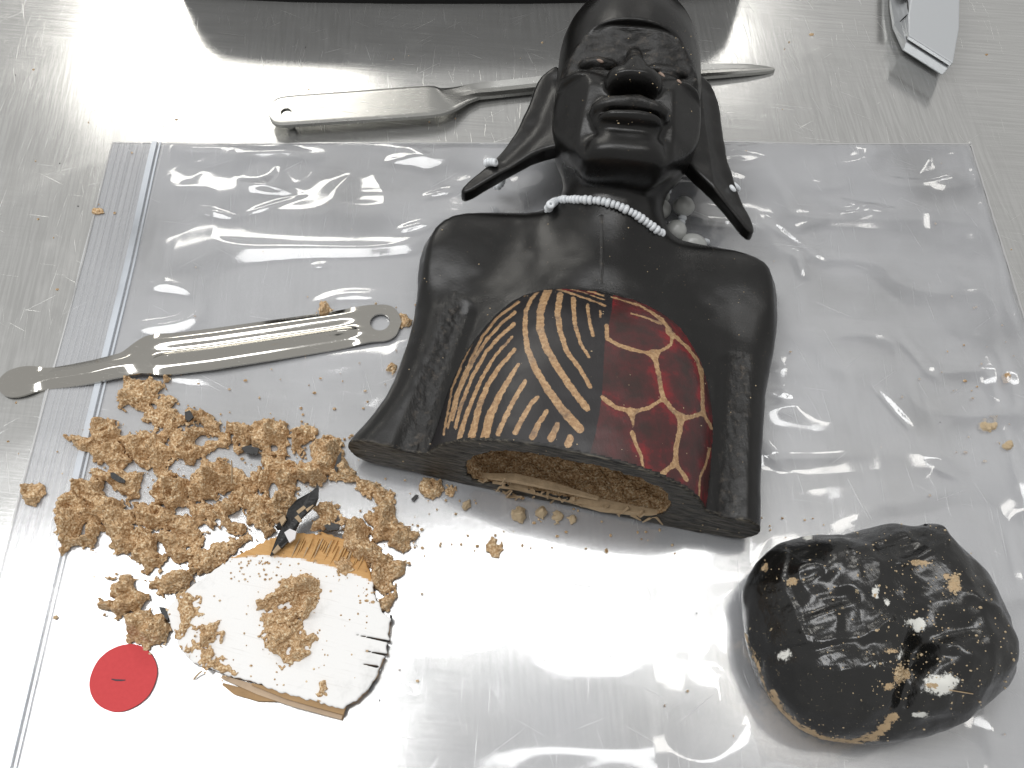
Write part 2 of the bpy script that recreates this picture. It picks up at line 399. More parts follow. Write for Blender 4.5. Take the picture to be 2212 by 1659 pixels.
# cavity
def on_plane(px, py):                                        # ray from camera against the sawn plane
    best = None
    for z in np.arange(0, 62, .5):
        p = U(px, py, z); u = (p[:2]-tO)@tx; v = (p[:2]-tO)@ty
        f = plane_cut(u, v, z)
        if f <= 0: return (u, z)
        best = (u, z)
    return best
def on_plane2(px, py):
    lo, hi = -30.0, 80.0
    def f(z):
        p = U(px, py, z); return plane_cut((p[:2]-tO)@tx, (p[:2]-tO)@ty, z)
    for _ in range(40):
        mid = (lo+hi)/2
        if f(mid) > 0: hi = mid
        else: lo = mid
    z = (lo+hi)/2; p = U(px, py, z); return ((p[:2]-tO)@tx, z)
cavpx = [(1003, 1022), (1012, 995), (1035, 982), (1075, 972), (1130, 970), (1200, 975), (1300, 992), (1380, 1018), (1430, 1040), (1447, 1062), (1448, 1098), (1425, 1118), (1350, 1108), (1250, 1086), (1150, 1062), (1080, 1050), (1030, 1043)]
CAV = smooth_poly([on_plane2(*p) for p in cavpx], 1)
CAV = np.maximum(CAV, np.array([[-99, 2.5]]))
us = np.arange(-60, 66, H); wz = zs
UU, ZZ = np.meshgrid(us, wz, indexing='ij'); CD = poly_sd(UU, ZZ, CAV)
iu = np.clip(((u2-us[0])/H), 0, len(us)-1.001); i0 = iu.astype(int); fr = (iu-i0)[:, :, None]
cavd = (CD[i0]*(1-fr)+CD[np.minimum(i0+1, len(us)-1)]*fr).astype(np.float32)
cavd = smax(smax(cavd, V3-58, 6), full+6.0, 3)+ngrid(full.shape, H, 2.4, 21)*.9+ngrid(full.shape, H, 1.2, 22)*.4
pl = (plane_cut(U3, V3, Z3)+ngrid(full.shape, H, (3, 3, 1.3), 31)*.22).astype(np.float32)
solid = smax(full, pl, .7)
full = np.maximum(solid, -cavd)
Vb, Qb = sdf_mesh(full, o3, H)
# sample fields at vertices
def samp(Fd, V_):
    Fd = np.broadcast_to(Fd, full.shape); i = np.clip(np.rint((V_-o3)/H).astype(int), 0, np.array(full.shape)-1)
    return Fd[i[:, 0], i[:, 1], i[:, 2]]
bu = (Vb[:, :2]-tO)@tx; bv = (Vb[:, :2]-tO)@ty
v_pl = plane_cut(bu, bv, Vb[:, 2]); v_cut = np.clip((v_pl+1.3)/.8, 0, 1)
v_cav = samp(cavd, Vb); v_dome = samp(dome-body, Vb)
v_rough = np.clip(samp(gmask, Vb)*1.3, 0, 1)
hfm = np.zeros(full.shape, np.float32); hfm[:, y0:, :] = np.minimum(fmask+mmask, 1)
v_rough = np.maximum(v_rough, samp(hfm, Vb)*.8)
is_cav = (np.abs(v_cav) < .9) & (v_pl < -.8)
is_wrap = (v_dome < -.05) & (v_pl < -1.0) & ~is_cav & (Vb[:, 2] > 6)
qc = is_cav[Qb].all(1); qw = is_wrap[Qb].all(1) & ~qc
seamp = UP([(1298, 480), (1300, 560), (1297, 610)], 32)
sd = np.minimum(pseg(Vb[:, 0], Vb[:, 1], seamp[0], seamp[1])[0], pseg(Vb[:, 0], Vb[:, 1], seamp[1], seamp[2])[0])
v_rough = np.maximum(v_rough, np.clip(1-sd/.9, 0, 1)*(Vb[:, 2] > 20)*.9)
v, q, at = submesh(Vb, Qb, ~(qc | qw), dict(cut=v_cut, rough=v_rough))
mesh_obj('body', v, q, EBONY, bust, attrs=at)
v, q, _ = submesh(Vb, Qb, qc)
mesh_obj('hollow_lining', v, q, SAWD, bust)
# wrap pattern, painted on the dome
def z3(p): return (918+.3092*p[0], 567+.3092*p[1])
strokes = [
 ([(1080,1160),(960,1030),(860,890),(770,740),(715,600),(697,450),(705,340),(740,260),(800,190)],27,8),
 ([(1130,1020),(1040,900),(930,740),(850,600),(805,470),(805,350),(830,260),(860,200)],20,24),
 ([(1155,870),(1080,740),(990,620),(945,480),(925,350),(945,225)],12,19),
 ([(1145,660),(1085,560),(1050,440),(1040,340),(1035,255)],9,15),([(1175,510),(1150,420),(1140,350),(1135,295)],10,10),([(1225,380),(1225,340)],7,7),
 ([(830,160),(900,180),(1020,215),(1150,260),(1260,300)],6,7),([(1010,155),(1120,190),(1250,235)],5,5),([(960,168),(1100,208),(1255,262)],4,4),([(1100,158),(1180,180),(1230,200)],4,4),
 ([(415,1245),(450,1080),(520,930),(590,810),(650,715)],28,10),([(510,1200),(560,1080),(640,930),(700,830)],15,13),([(630,1190),(680,1090),(740,990),(785,940)],17,12),
 ([(750,1220),(790,1130),(850,1040)],20,12),([(880,1230),(905,1180),(925,1130)],22,16),([(1000,1270),(1015,1225)],24,20),
 ([(320,1245),(350,1120),(380,1000),(440,850),(520,730),(625,610)],22,11),([(240,1240),(270,1120),(330,960),(400,800),(490,650),(610,520)],16,8),
 ([(215,1150),(250,1000),(330,800),(430,620),(520,520),(620,430)],11,11),([(190,1100),(240,900),(330,700),(430,540),(540,420),(630,345)],9,9),
 ([(160,1150),(215,930),(300,720),(400,520),(500,390),(655,275)],8,8),([(130,1200),(190,880),(270,680),(360,500)],7,6),([(490,350),(560,280),(610,230),(720,185)],8,6),
 ([(590,275),(650,230),(700,200),(760,185)],8,6),([(690,235),(750,190)],5,5),([(410,430),(460,350),(540,260),(620,200)],5,5),([(240,660),(320,500),(400,370),(500,270)],5,4),([(290,640),(310,560)],12,6),
 ([(1270,440),(1272,530),(1350,575),(1450,610),(1560,635),(1600,640),(1690,595),(1720,570),(1725,520),(1690,480)],14,10),([(1600,640),(1606,680)],34,12),
 ([(1605,640),(1620,720),(1640,820),(1650,900),(1670,950),(1720,1020),(1790,1085)],15,16),([(1240,940),(1330,1010),(1450,1045),(1560,1020),(1650,960)],16,12),([(1440,1040),(1450,1085)],26,14),
 ([(1450,1060),(1455,1150)],14,6),([(1450,1190),(1475,1270),(1510,1350),(1525,1430)],16,9),([(1790,1085),(1780,1180),(1755,1290),(1750,1400),(1650,1480)],20,17),([(1790,1085),(1788,1110)],28,16),
 ([(1750,1400),(1790,1460),(1830,1520)],15,14),([(1790,1085),(1870,1080),(1940,1050),(1940,900),(1930,770),(1900,680),(1840,600),(1740,510),(1700,460)],15,11),
 ([(1700,460),(1660,400),(1600,360),(1500,300),(1400,270),(1300,240)],12,5),([(1650,430),(1560,390),(1440,355)],8,5),([(1940,1050),(1990,1130),(2000,1160)],11,9),
 ([(1940,760),(1970,735)],13,8),([(1990,1300),(1960,1420),(1920,1500),(1915,1650)],9,8)]
v, q, _ = submesh(Vb, Qb, qw)
px, py = project(v); zx, zy = (px-918)/.3092, (py-567)/.3092
tanv = np.full(len(v), -1e3); esum = np.zeros(len(v)); KS = 9.0
for si, (pts, w0, w1) in enumerate(strokes):
    best = np.full(len(v), -1e3)
    n = len(pts)-1
    for i in range(n):
        d, t = pseg(zx, zy, pts[i], pts[i+1])
        ww = w0+(w1-w0)*(i+t)/n
        best = np.maximum(best, ww*(1.18 if si < 27 else 1.0)-d)
    tanv = np.maximum(tanv, best)
    if si >= 27: esum += np.exp(np.clip(best/KS, -60, 12))
dv = [(1320, 150), (1305, 330), (1255, 560), (1235, 950), (1190, 1200), (1150, 1340), (1130, 1500)]
xs_ = np.interp(zy, [p[1] for p in dv], [p[0] for p in dv]); redv = (zx-xs_)
topred = np.minimum(np.minimum(zy-100, 215+(zx-900)*.15-zy), np.minimum(zx-840, 1230-zx))
tanv = np.where(redv > 0, np.maximum(tanv, KS*np.log(esum+1e-20)), tanv)
mesh_obj('chest_wrap', v, q, WRAP, bust, attrs=dict(tan=tanv/15.5, red=np.maximum(redv, topred-30)/15.5))
EYEW = mat_plain('scraped pale wood', (.42, .31, .25), .7, .3, .4, 700, .5)
# exposed wood in the eye slits
def blob(name, c, r, mat, parent=None, seed=0, am=.12, n=2, rot=0):
    import bmesh
    bm = bmesh.new(); bmesh.ops.create_icosphere(bm, subdivisions=n, radius=1.0)
    rr = np.random.default_rng(seed); Vv = np.array([v_.co[:] for v_ in bm.verts]); Fc = [[v_.index for v_ in f.verts] for f in bm.faces]; bm.free()
    Vv = Vv*(1+rr.uniform(-am, am, (len(Vv), 1))); Vv = Vv*np.array(r)
    ca, sa = math.cos(rot), math.sin(rot); Vv = np.stack([Vv[:, 0]*ca-Vv[:, 1]*sa, Vv[:, 0]*sa+Vv[:, 1]*ca, Vv[:, 2]], 1)
    return mesh_obj(name, Vv+np.array(c), Fc, mat, parent)
def surf_z(x, y):                                            # top surface height of the bust at x, y
    i, j = int(round((x-o3[0])/H)), int(round((y-o3[1])/H))
    if not (0 <= i < full.shape[0] and 0 <= j < full.shape[1]): return 0
    k = np.where(full[i, j] < 0)[0]; return float(zs[k[-1]]) if len(k) else 0.0
def ray_hit(px_, py_, z0=72):
    for z in np.arange(z0, 0, -.3):
        p = U(px_, py_, z); i, j, k = np.rint((p-o3)/H).astype(int)
        if 0 <= i < full.shape[0] and 0 <= j < full.shape[1] and 0 <= k < full.shape[2] and full[i, j, k] < 0: return p
    return None
for (ex_, ey_, rx_, rz_) in ((1296, 131, 1.9, -.5), (1430, 161, 1.9, -.9), (1467, 176, 1.3, -.8)):
    p = ray_hit(ex_, ey_)
    if p is not None: blob('eye_chip', p+np.array([0, 0, -.2]), (rx_, .7, .7), EYEW, bust, int(ex_), .25, 2, rz_)
# ears
def ear(poly_top, ridge, z_at, seed):
    P = UP(smooth_poly(poly_top, 1), 28); h = .5
    lo = P.min(0)-4; hi = P.max(0)+4; nx, ny = ((hi-lo)/h).astype(int)
    x = lo[0]+np.arange(nx)*h; y = lo[1]+np.arange(ny)*h; Xe, Ye = np.meshgrid(x, y, indexing='ij'); zz = np.arange(0, 50, h)
    d2 = poly_sd(Xe, Ye, P); t = np.clip((Xe-z_at[0])/(z_at[1]-z_at[0]), 0, 1); zc = z_at[2]+(z_at[3]-z_at[2])*t
    dish = np.full(Xe.shape, 0.0)
    rp = UP(ridge, 28); dr = np.full(Xe.shape, 1e9)
    for a_, b_ in zip(rp[:-1], rp[1:]): dr = np.minimum(dr, pseg(Xe, Ye, a_, b_)[0])
    dish = 1.5*np.exp(-(dr/4.5)**2)
    R = 1.6; T = 4.2-.6*t
    zc3 = (zc-dish*.6)[:, :, None]; q1 = d2[:, :, None]+R
    topd = (zz[None, None, :]-(zc[:, :, None]+T[:, :, None])+dish[:, :, None]); botd = (zc[:, :, None]-T[:, :, None])-zz[None, None, :]
    q2 = np.maximum(topd, botd)+R
    s = np.sqrt(np.maximum(q1, 0)**2+np.maximum(q2, 0)**2)+np.minimum(np.maximum(q1, q2), 0)-R
    s = s+ngrid(s.shape, h, 7, seed)*.35
    Ve, Qe = sdf_mesh(s, (lo[0], lo[1], 0), h)
    mesh_obj('ear', Ve, Qe, EBONY, bust, attrs=dict(cut=np.zeros(len(Ve)), rough=np.full(len(Ve), .12)))
ear([(1210, 170), (1172, 184), (1155, 205), (1142, 245), (1120, 290), (1088, 332), (1042, 368), (1000, 394), (993, 408), (1008, 414), (1060, 392), (1110, 370), (1160, 350), (1225, 345), (1225, 250)],
    [(1200, 205), (1175, 260), (1150, 310), (1090, 355)], (19.0, -26.0, 33, 22), 41)
ear([(1490, 180), (1528, 188), (1548, 212), (1557, 260), (1563, 320), (1580, 380), (1605, 430), (1632, 475), (1634, 495), (1615, 497), (1575, 462), (1530, 425), (1495, 392), (1470, 370), (1475, 260)],
    [(1528, 215), (1530, 270), (1535, 320), (1560, 390), (1590, 440)], (86.0, 104.0, 31, 22), 42)
# splintered pale strip along the lower lip of the hollow, and loose fibres
def strip(name, pts, w, mat, parent, th=1.0, seed=0, jag=.3):
    """thin splinter along 3D points (mm); w = half widths"""
    rr = np.random.default_rng(seed); Vv = []; n = len(pts); w = np.broadcast_to(w, n)
    for i, p in enumerate(pts):
        d = np.array(pts[min(i+1, n-1)])-np.array(pts[max(i-1, 0)]); d = d/np.linalg.norm(d); s_ = np.cross(d, (0, 0, 1.0)); s_ /= (np.linalg.norm(s_)+1e-9)
        up_ = np.cross(s_, d)
        for a_, b_ in ((-1, -1), (1, -1), (1, 1), (-1, 1)):
            Vv.append(np.array(p)+s_*w[i]*a_*(1+rr.uniform(-jag, jag))+up_*th*.5*b_)
    Fc = [(0, 3, 2, 1), tuple(4*(n-1)+k for k in range(4))]
    for i in range(n-1):
        for k in range(4): Fc.append((4*i+k, 4*i+(k+1) % 4, 4*i+4+(k+1) % 4, 4*i+4+k))
    return mesh_obj(name, Vv, Fc, mat, parent, smooth=False)
def P3(px_, py_, z): return U(px_, py_, z)
def plane_pt(px_, py_, out=0.6):
    u, z = on_plane2(px_, py_); v_ = 2.0-out
    xy = tO+tx*u+ty*v_; return np.array([xy[0], xy[1], z])
strip('splinter', [plane_pt(x, y, -1.5) for x, y in ((1058, 1050), (1120, 1058), (1200, 1078), (1300, 1098), (1380, 1112), (1425, 1118))], [1.0, 1.6, 1.9, 2.1, 1.7, .8], TANW, bust, 2.4, 1, .45)
strip('splinter', [plane_pt(x, y, -2.5) for x, y in ((1040, 1040), (1110, 1044), (1190, 1062), (1290, 1090))], [1.0, 1.8, 1.5, .5], TANW, bust, 1.6, 2)
for k_ in range(26):
    q0 = random.uniform(0, 1)**1.5; a_ = 1045+q0*385; b_ = 1044+q0*76+random.uniform(-7, 9); dx_ = random.uniform(-26, 30)
    strip('splinter', [plane_pt(a_, b_, -1), plane_pt(a_+dx_*.5, b_+random.uniform(-3, 5), random.uniform(-.5, 1)), plane_pt(a_+dx_, b_+random.uniform(-6, 8), random.uniform(0, 1.6))], [.5, .45, .1], TANW, bust, .7, 300+k_, .5)
for k_, pts in enumerate((((1052, 1080), (1090, 1066), (1130, 1062)), ((1080, 1078), (1100, 1062), (1108, 1050)), ((1095, 1066), (1120, 1076), (1136, 1086)), ((1106, 1092), (1112, 1075), (1122, 1062)), ((1085, 1040), (1092, 1030), (1093, 1022)))):
    strip('splinter', [plane_pt(x, y, .8+.7*i) for i, (x, y) in enumerate(pts)], [.9, .6, .3] if k_ != 2 else [.2, .25, .3], TANW, bust, .5, 10+k_)

# ------------------------------------------------------------------ beads
import bmesh
def bead_mesh(name, R, L, hole, mat, seg=14):
    prof = []
    for k_ in range(7):
        a_ = math.pi*k_/6; prof.append((hole+(R-hole)*math.sin(a_)**.7, -L/2*math.cos(a_)))
    Vv = []; Fc = []
    for i in range(seg):
        a_ = 2*math.pi*i/seg
        for r_, z_ in prof: Vv.append((r_*math.cos(a_), r_*math.sin(a_), z_))
    n = len(prof)
    for i in range(seg):
        for k_ in range(n): 
            j = (i+1) % seg; Fc.append((i*n+k_, j*n+k_, j*n+(k_+1) % n, i*n+(k_+1) % n))
    o = mesh_obj(name, Vv, Fc, mat); me = o.data; bpy.data.objects.remove(o); return me
from mathutils import Vector
BM = bead_mesh('bead', 1.9, 2.1, .4, BEAD); 
def put_bead(me, p, d, parent, s=1.0, name='bead'):
    o = bpy.data.objects.new(name, me); COL.objects.link(o); o.parent = parent
    o.location = Vector(np.asarray(p)*MM); o.rotation_mode = 'QUATERNION'; o.rotation_quaternion = Vector(d).to_track_quat('Z', 'Y'); o.scale = (s, s, s); return o
neck = thing('bead_necklace', 'string of small white beads round the neck of the black bust', 'necklace')
npx = [(1187, 462), (1185, 450), (1190, 441), (1203, 434), (1220, 431), (1260, 431), (1300, 434), (1335, 444), (1370, 461), (1400, 482), (1422, 499), (1430, 505)]
nzg = [22, 26, 31, 36, 39, 45, 47.5, 47.5, 45, 40, 32, 26]
P = []
for (x, y), z in zip(npx, nzg):
    p = U(x, y, z); hhit = ray_hit(x, y, 66)
    if hhit is not None and 1195 < x < 1425:
        ray = C-hhit; p = hhit+ray/np.linalg.norm(ray)*1.9
    P.append(p)
P = np.array(P); seg = np.linalg.norm(np.diff(P, axis=0), axis=1); cum = np.r_[0, np.cumsum(seg)]
s_ = 0.0; k_ = 0
while s_ < cum[-1]:
    p = np.array([np.interp(s_, cum, P[:, a_]) for a_ in range(3)]); p2 = np.array([np.interp(s_+.6, cum, P[:, a_]) for a_ in range(3)]); p1 = np.array([np.interp(s_-.6, cum, P[:, a_]) for a_ in range(3)])
    sc = .86+.26*random.random()
    put_bead(BM, p, p2-p1+1e-6, neck, sc); s_ += 2.05*sc; k_ += 1
# grey beads strung behind the neck, lying on the bag
gb = thing('grey_bead_strand', 'strand of grey melon beads and tiny white beads lying behind the neck and right shoulder', 'beads')
def melon(p, R, L, d, mat=None):
    n, m_ = 28, 12; Vv = []; Fc = []
    for i in range(n):
        a_ = 2*math.pi*i/n; g = 1-.05*abs(math.sin(a_*4))
        for k2 in range(m_+1):
            b_ = math.pi*k2/m_; Vv.append((R*g*math.sin(b_)*math.cos(a_), R*g*math.sin(b_)*math.sin(a_), L*math.cos(b_)))
    for i in range(n):
        for k2 in range(m_): Fc.append((i*(m_+1)+k2, i*(m_+1)+k2+1, ((i+1) % n)*(m_+1)+k2+1, ((i+1) % n)*(m_+1)+k2))
    o = mesh_obj('melon_bead', Vv, Fc, mat or GREYB, gb); o.location = Vector(np.asarray(p)*MM); o.rotation_mode = 'QUATERNION'; o.rotation_quaternion = Vector(d).to_track_quat('Z', 'Y')
melon(U(1477, 446, 9), 5.0, 4.6, (.15, .9, .25)); melon(U(1460, 499, 7), 5.2, 4.8, (.8, -.3, .1)); melon(U(1430, 452, 6), 4.2, 4.6, (.1, 1, .3))
melon(U(1498, 526, 5), 4.6, 6.2, (.95, -.3, 0)); melon(U(1437, 425, 5), 2.2, 2.4, (.2, 1, .3))
for x, y, z in ((1474, 471, 7), (1471, 480, 6.5), (1467, 488, 6.5), (1524, 522, 4.5), (1413, 472, 6), (1415, 480, 6), (1441, 413, 5), (1443, 405, 4)): put_bead(BM, U(x, y, z), (.2, 1, .2), gb, 1.1)
er = thing('bead_earring', 'loop of small white beads threaded through the left hand droopy ear tip of the bust', 'earring')
for x, y, z in ((1051, 352, 30), (1057, 350, 31), (1063, 350, 32), (1069, 351, 32), (1085, 384, 14), (1085, 391, 13), (1082, 397, 12), (1077, 402, 11), (1071, 401, 10), (1065, 396, 10)): put_bead(BM, U(x, y, z), (1, -.3, .6), er, 1.0)
er = thing('bead_earring', 'three white beads on the outer edge of the right hand droopy ear of the bust', 'earring')
for x, y, z in ((1588, 402, 24), (1582, 408, 28), (1592, 405, 22)): put_bead(BM, U(x, y, z), (1, .6, .6), er, 1.1)

# ------------------------------------------------------------------ sawdust
def clump(poly, z0, hmax, label, group='crumbled sawdust clumps', mat=None, name='sawdust_clump', seed=0, h=.42, grow=.9, kind=None, nzs=1.0):
    hmax = hmax*1.2
    P = UP(poly, z0+hmax*.35); lo = P.min(0)-4; hi = P.max(0)+4
    nx, ny = ((hi-lo)/h).astype(int); nz = int((hmax*1.5+3)/h)
    x = lo[0]+np.arange(nx)*h; y = lo[1]+np.arange(ny)*h; Xc, Yc = np.meshgrid(x, y, indexing='ij'); zc = np.arange(nz)*h-1.0
    d = poly_sd(Xc, Yc, P)-grow+(ngrid(Xc.shape, h, 4.2, seed+1)*1.7+ngrid(Xc.shape, h, 1.5, seed+2)*1.1)*nzs
    hm = ngrid(Xc.shape, h, 8, seed+3)*.45+ngrid(Xc.shape, h, 3.4, seed+4)*.45
    top = hmax*(.66+hm+.35*(1-np.abs(ngrid(Xc.shape, h, 5.5, seed+8))*2.4))*(1-np.exp(np.minimum(d, 0)/(hmax*.30)))
    s = (zc[None, None, :]-top[:, :, None])*.75
    s = smax(s, d[:, :, None]-1.0*np.sin(np.clip(zc/hmax, 0, 1)*3.1)[None, None, :], .6)
    s = s+(ngrid(s.shape, h, 2.6, seed+5)*.7+ngrid(s.shape, h, 1.3, seed+6)*.6+ngrid(s.shape, h, .8, seed+7)*.75)*min(1, nzs*1.6)
    s = smax(s, -zc[None, None, :]*np.ones_like(s), .3)
    s[0] = s[-1] = 1; s[:, 0] = s[:, -1] = 1; s[:, :, 0] = s[:, :, -1] = 1
    Vc, Qc = sdf_mesh(s, (lo[0], lo[1], z0-1.0), h)
    o = mesh_obj(name, Vc, Qc, mat or SAW)
    return tag(o, label, 'sawdust', group, kind)
def r3(pts): return [(81+.3906*a_, 783+.3906*b_) for a_, b_ in pts]
def r4(pts): return [(324+.2767*a_, 1107+.2767*b_) for a_, b_ in pts]
CL = [
 (r3([(500,90),(640,95),(700,140),(740,200),(735,250),(800,290),(790,330),(740,400),(690,430),(650,400),(650,340),(600,300),(590,270),(540,250),(500,265),(450,240),(430,200),(450,150),(490,140)]),4,'tall flat drift of sawdust directly below the narrow neck of the lower metal tool'),
 (r3([(155,395),(270,400),(310,330),(370,305),(430,350),(450,400),(430,440),(470,490),(500,540),(440,580),(400,560),(340,540),(270,480),(200,440)]),6,'sawdust clump with a pointed left end, upper left of the heap'),
 (r3([(460,400),(520,380),(640,400),(690,440),(730,500),(700,560),(640,590),(560,570),(500,510),(460,450)]),7,'rounded sawdust clump just under the tall flat drift'),
 (r3([(720,430),(760,380),(850,350),(950,380),(1040,370),(1050,430),(960,470),(920,500),(890,550),(800,540),(740,490)]),8,'wide sawdust clump in the upper middle of the heap, above the white gap'),
 (r3([(820,290),(850,265),(900,290),(960,285),(1010,320),(1000,380),(930,390),(860,340)]),7,'small sawdust clump with black flecks at the top of the heap'),
 (r3([(1045,360),(1100,325),(1170,340),(1190,400),(1160,460),(1080,460),(1050,420)]),8,'compact sawdust clump left of the small black wood scrap in the top row'),
 (r3([(1180,340),(1250,295),(1350,330),(1370,380),(1380,470),(1350,510),(1290,520),(1230,480),(1190,440)]),9,'tall crumbly sawdust clump at the head of the right hand column'),
 (r3([(1370,380),(1430,330),(1500,330),(1510,380),(1460,440),(1440,480),(1400,460)]),6,'small sawdust clump, top right corner of the heap'),
 (r3([(1460,500),(1500,440),(1580,400),(1680,430),(1680,480),(1630,560),(1580,640),(1500,660),(1440,620),(1430,570)]),9,'upright sawdust clump nearest the sawn left arm of the bust'),
 (r3([(1240,520),(1340,500),(1430,560),(1430,640),(1400,800),(1370,860),(1290,850),(1230,760),(1240,700),(1220,640),(1230,580)]),9,'long vertical sawdust clump left of the black and white splinter'),
 (r3([(1150,740),(1240,750),(1330,840),(1290,920),(1260,950),(1180,900),(1150,850)]),6,'sawdust clump tapering to a point just above left of the splinter tip'),
 (r3([(940,800),(1030,740),(1130,680),(1200,610),(1225,620),(1200,700),(1120,760),(1060,840),(1140,880),(1120,930),(1020,910),(960,900),(930,840)]),7,'hook shaped sawdust clump right of the heap centre'),
 (r3([(850,610),(900,560),(990,530),(1060,570),(1140,590),(1160,640),(1100,690),(1000,710),(900,730),(840,740),(820,680)]),10,'raised boat shaped sawdust chunk with a straw standing against it'),
 (r3([(650,600),(760,590),(840,640),(830,700),(800,780),(720,800),(640,770),(600,720),(640,660)]),8,'smooth topped sawdust clump in the middle of the heap below the white gap'),
 (r3([(300,600),(420,580),(480,600),(560,620),(570,680),(540,740),(470,740),(400,680),(330,640)]),7,'sawdust clump carrying a small dark flat wood chip'),
 (r3([(195,640),(260,620),(320,660),(360,740),(310,780),(230,730),(195,690)]),7,'smooth egg shaped sawdust clump on the left side of the heap'),
 (r3([(80,800),(120,720),(220,740),(310,800),(340,900),(290,960),(230,1010),(130,1015),(100,920)]),10,'large sawdust clump at the far left of the heap'),
 (r3([(340,740),(440,760),(500,820),(520,900),(550,960),(540,1020),(450,1035),(390,980),(350,900),(320,840)]),8,'greyish sawdust clump beside the large leftmost clump'),
 (r3([(520,770),(600,780),(700,800),(780,830),(780,880),(700,900),(600,900),(530,890)]),8,'low sawdust clump in the lower centre of the heap'),
 (r3([(740,840),(830,850),(920,880),(930,930),(870,970),(780,960),(730,910)]),8,'flaky sawdust clump overhanging a dark hollow in the lower centre'),
 (r3([(810,740),(880,750),(940,790),(920,830),(850,835),(810,800)]),6,'small wedge of sawdust right of the heap centre'),
 (r3([(660,930),(760,960),(880,980),(930,1030),(850,1090),(760,1090),(700,1050),(670,990)]),8,'broad smooth sawdust flake on the lower edge of the heap'),
 (r3([(550,900),(640,930),(650,980),(670,1060),(640,1130),(580,1130),(530,1080),(560,1000)]),6,'drooping tongue of sawdust on the lower left edge of the heap'),
 (r3([(850,1080),(920,1020),(1000,960),(1050,990),(1180,950),(1190,970),(1100,1010),(1030,1060),(990,1130),(930,1170),(860,1130)]),6,'sawdust clump with a thin arm reaching the painted board'),
 (r3([(580,1190),(680,1180),(780,1125),(860,1140),(850,1200),(780,1250),(690,1275),(610,1230)]),9,'leaf shaped sawdust chunk apart from the heap, upper left of the board'),
 (r3([(350,1170),(430,1180),(520,1220),(590,1290),(560,1340),(480,1370),(380,1375),(310,1350),(340,1310),(420,1310),(390,1260)]),8,'curved sawdust chunk lying alone above the red disc'),
 (r3([(480,1400),(600,1365),(680,1380),(710,1450),(700,1520),(600,1550),(500,1510)]),8,'round sawdust chunk between the red disc and the board'),
 (r3([(1840,700),(1900,690),(1950,740),(1990,850),(2070,950),(2010,1030),(1950,990),(1870,960),(1850,900),(1800,850),(1860,790)]),7,'large ragged sawdust clump below the sawn left arm of the bust'),
 (r3([(1700,880),(1760,860),(1830,920),(1880,1000),(1960,1060),(1960,1100),(1880,1110),(1780,1090),(1720,1020),(1690,950)]),8,'sawdust clump leaning on the upper right corner of the board'),
 (r3([(1850,1110),(1950,1090),(2020,1110),(2010,1150),(1960,1200),(1950,1340),(1900,1360),(1880,1250),(1850,1180)]),5,'narrow trail of sawdust down the right edge of the board'),
 (r3([(1610,600),(1680,540),(1770,580),(1760,640),(1680,650)]),5,'small brown sawdust clump touching the tip of the left arm'),
 (r3([(1750,650),(1890,660),(1900,710),(1840,720),(1790,700)]),3,'thin scatter of sawdust just under the left arm end'),
]
for i, (pl_, hm_, lb_) in enumerate(CL):
    clump(pl_, .8, hm_, lb_, seed=100+10*i)
def rp(cx, cy, r, n=9, seed=0, sx=1.0, sy=1.0):
    rr = np.random.default_rng(seed); return [(cx+sx*r*(1+rr.uniform(-.25, .25))*math.cos(2*math.pi*k/n), cy+sy*r*(1+rr.uniform(-.25, .25))*math.sin(2*math.pi*k/n)) for k in range(n)]
SM = [(67, 1060, 24, 5, 'single sawdust crumb on the bag edge at the far left', 0), (1070, 1181, 17, 4.5, 'single brown sawdust crumb below the middle of the sawn edge', 0),
 (1122, 1108, 15, 4, 'pale greyish crumb right below the loose fibres', 1), (1005, 1087, 13, 4, 'pale pebble shaped crumb left of the loose fibres', 1), (930, 1056, 22, 3, 'flat sawdust crumb tucked under the left part of the sawn edge', 0),
 (975, 1062, 13, 3.5, 'sawdust crumb second from the left under the sawn edge', 0), (1170, 1106, 13, 3.5, 'pale sawdust crumb third from the right under the sawn edge', 1), (1205, 1114, 10, 3, 'pale crumb with a straw, second from the right under the sawn edge', 1),
 (1238, 1119, 7, 2.5, 'tiny pinkish chip, rightmost under the sawn edge', 1), (700, 666, 15, 3, 'orange sawdust crumb behind the handle of the lower metal tool', 0), (873, 690, 14, 3, 'sawdust crumb peeking out at the round end of the lower metal tool', 0),
 (846, 795, 10, 3, 'small sawdust crumb beside the bust below the metal tool', 0), (2138, 915, 20, 2.5, 'flat pale sawdust flake at the right side of the bag', 1), (2176, 960, 9, 2, 'small pale flake at the right edge of the bag', 1),
 (209, 451, 9, 2.5, 'tiny sawdust crumb on steel beside the bag zip edge', 0), (2175, 815, 8, 2, 'little orange crumb near the right bag edge', 0), (357, 817, 7, 3, 'tiny curl of sawdust under the lower tool neck', 0)]
SAWP = mat_plain('pale sawdust', (.66, .52, .34), .9, .2, .9, 900, .45)
for i, (a_, b_, r_, hm_, lb_, pale) in enumerate(SM):
    onbag = U(a_, b_)[0] > -195 and U(a_, b_)[1] < 132
    clump(rp(a_, b_, r_, seed=i), .8 if onbag else .05, hm_, lb_, 'stray sawdust crumbs', SAWP if pale else SAW, 'sawdust_crumb', seed=900+10*i, h=.36, grow=.4, nzs=.4)

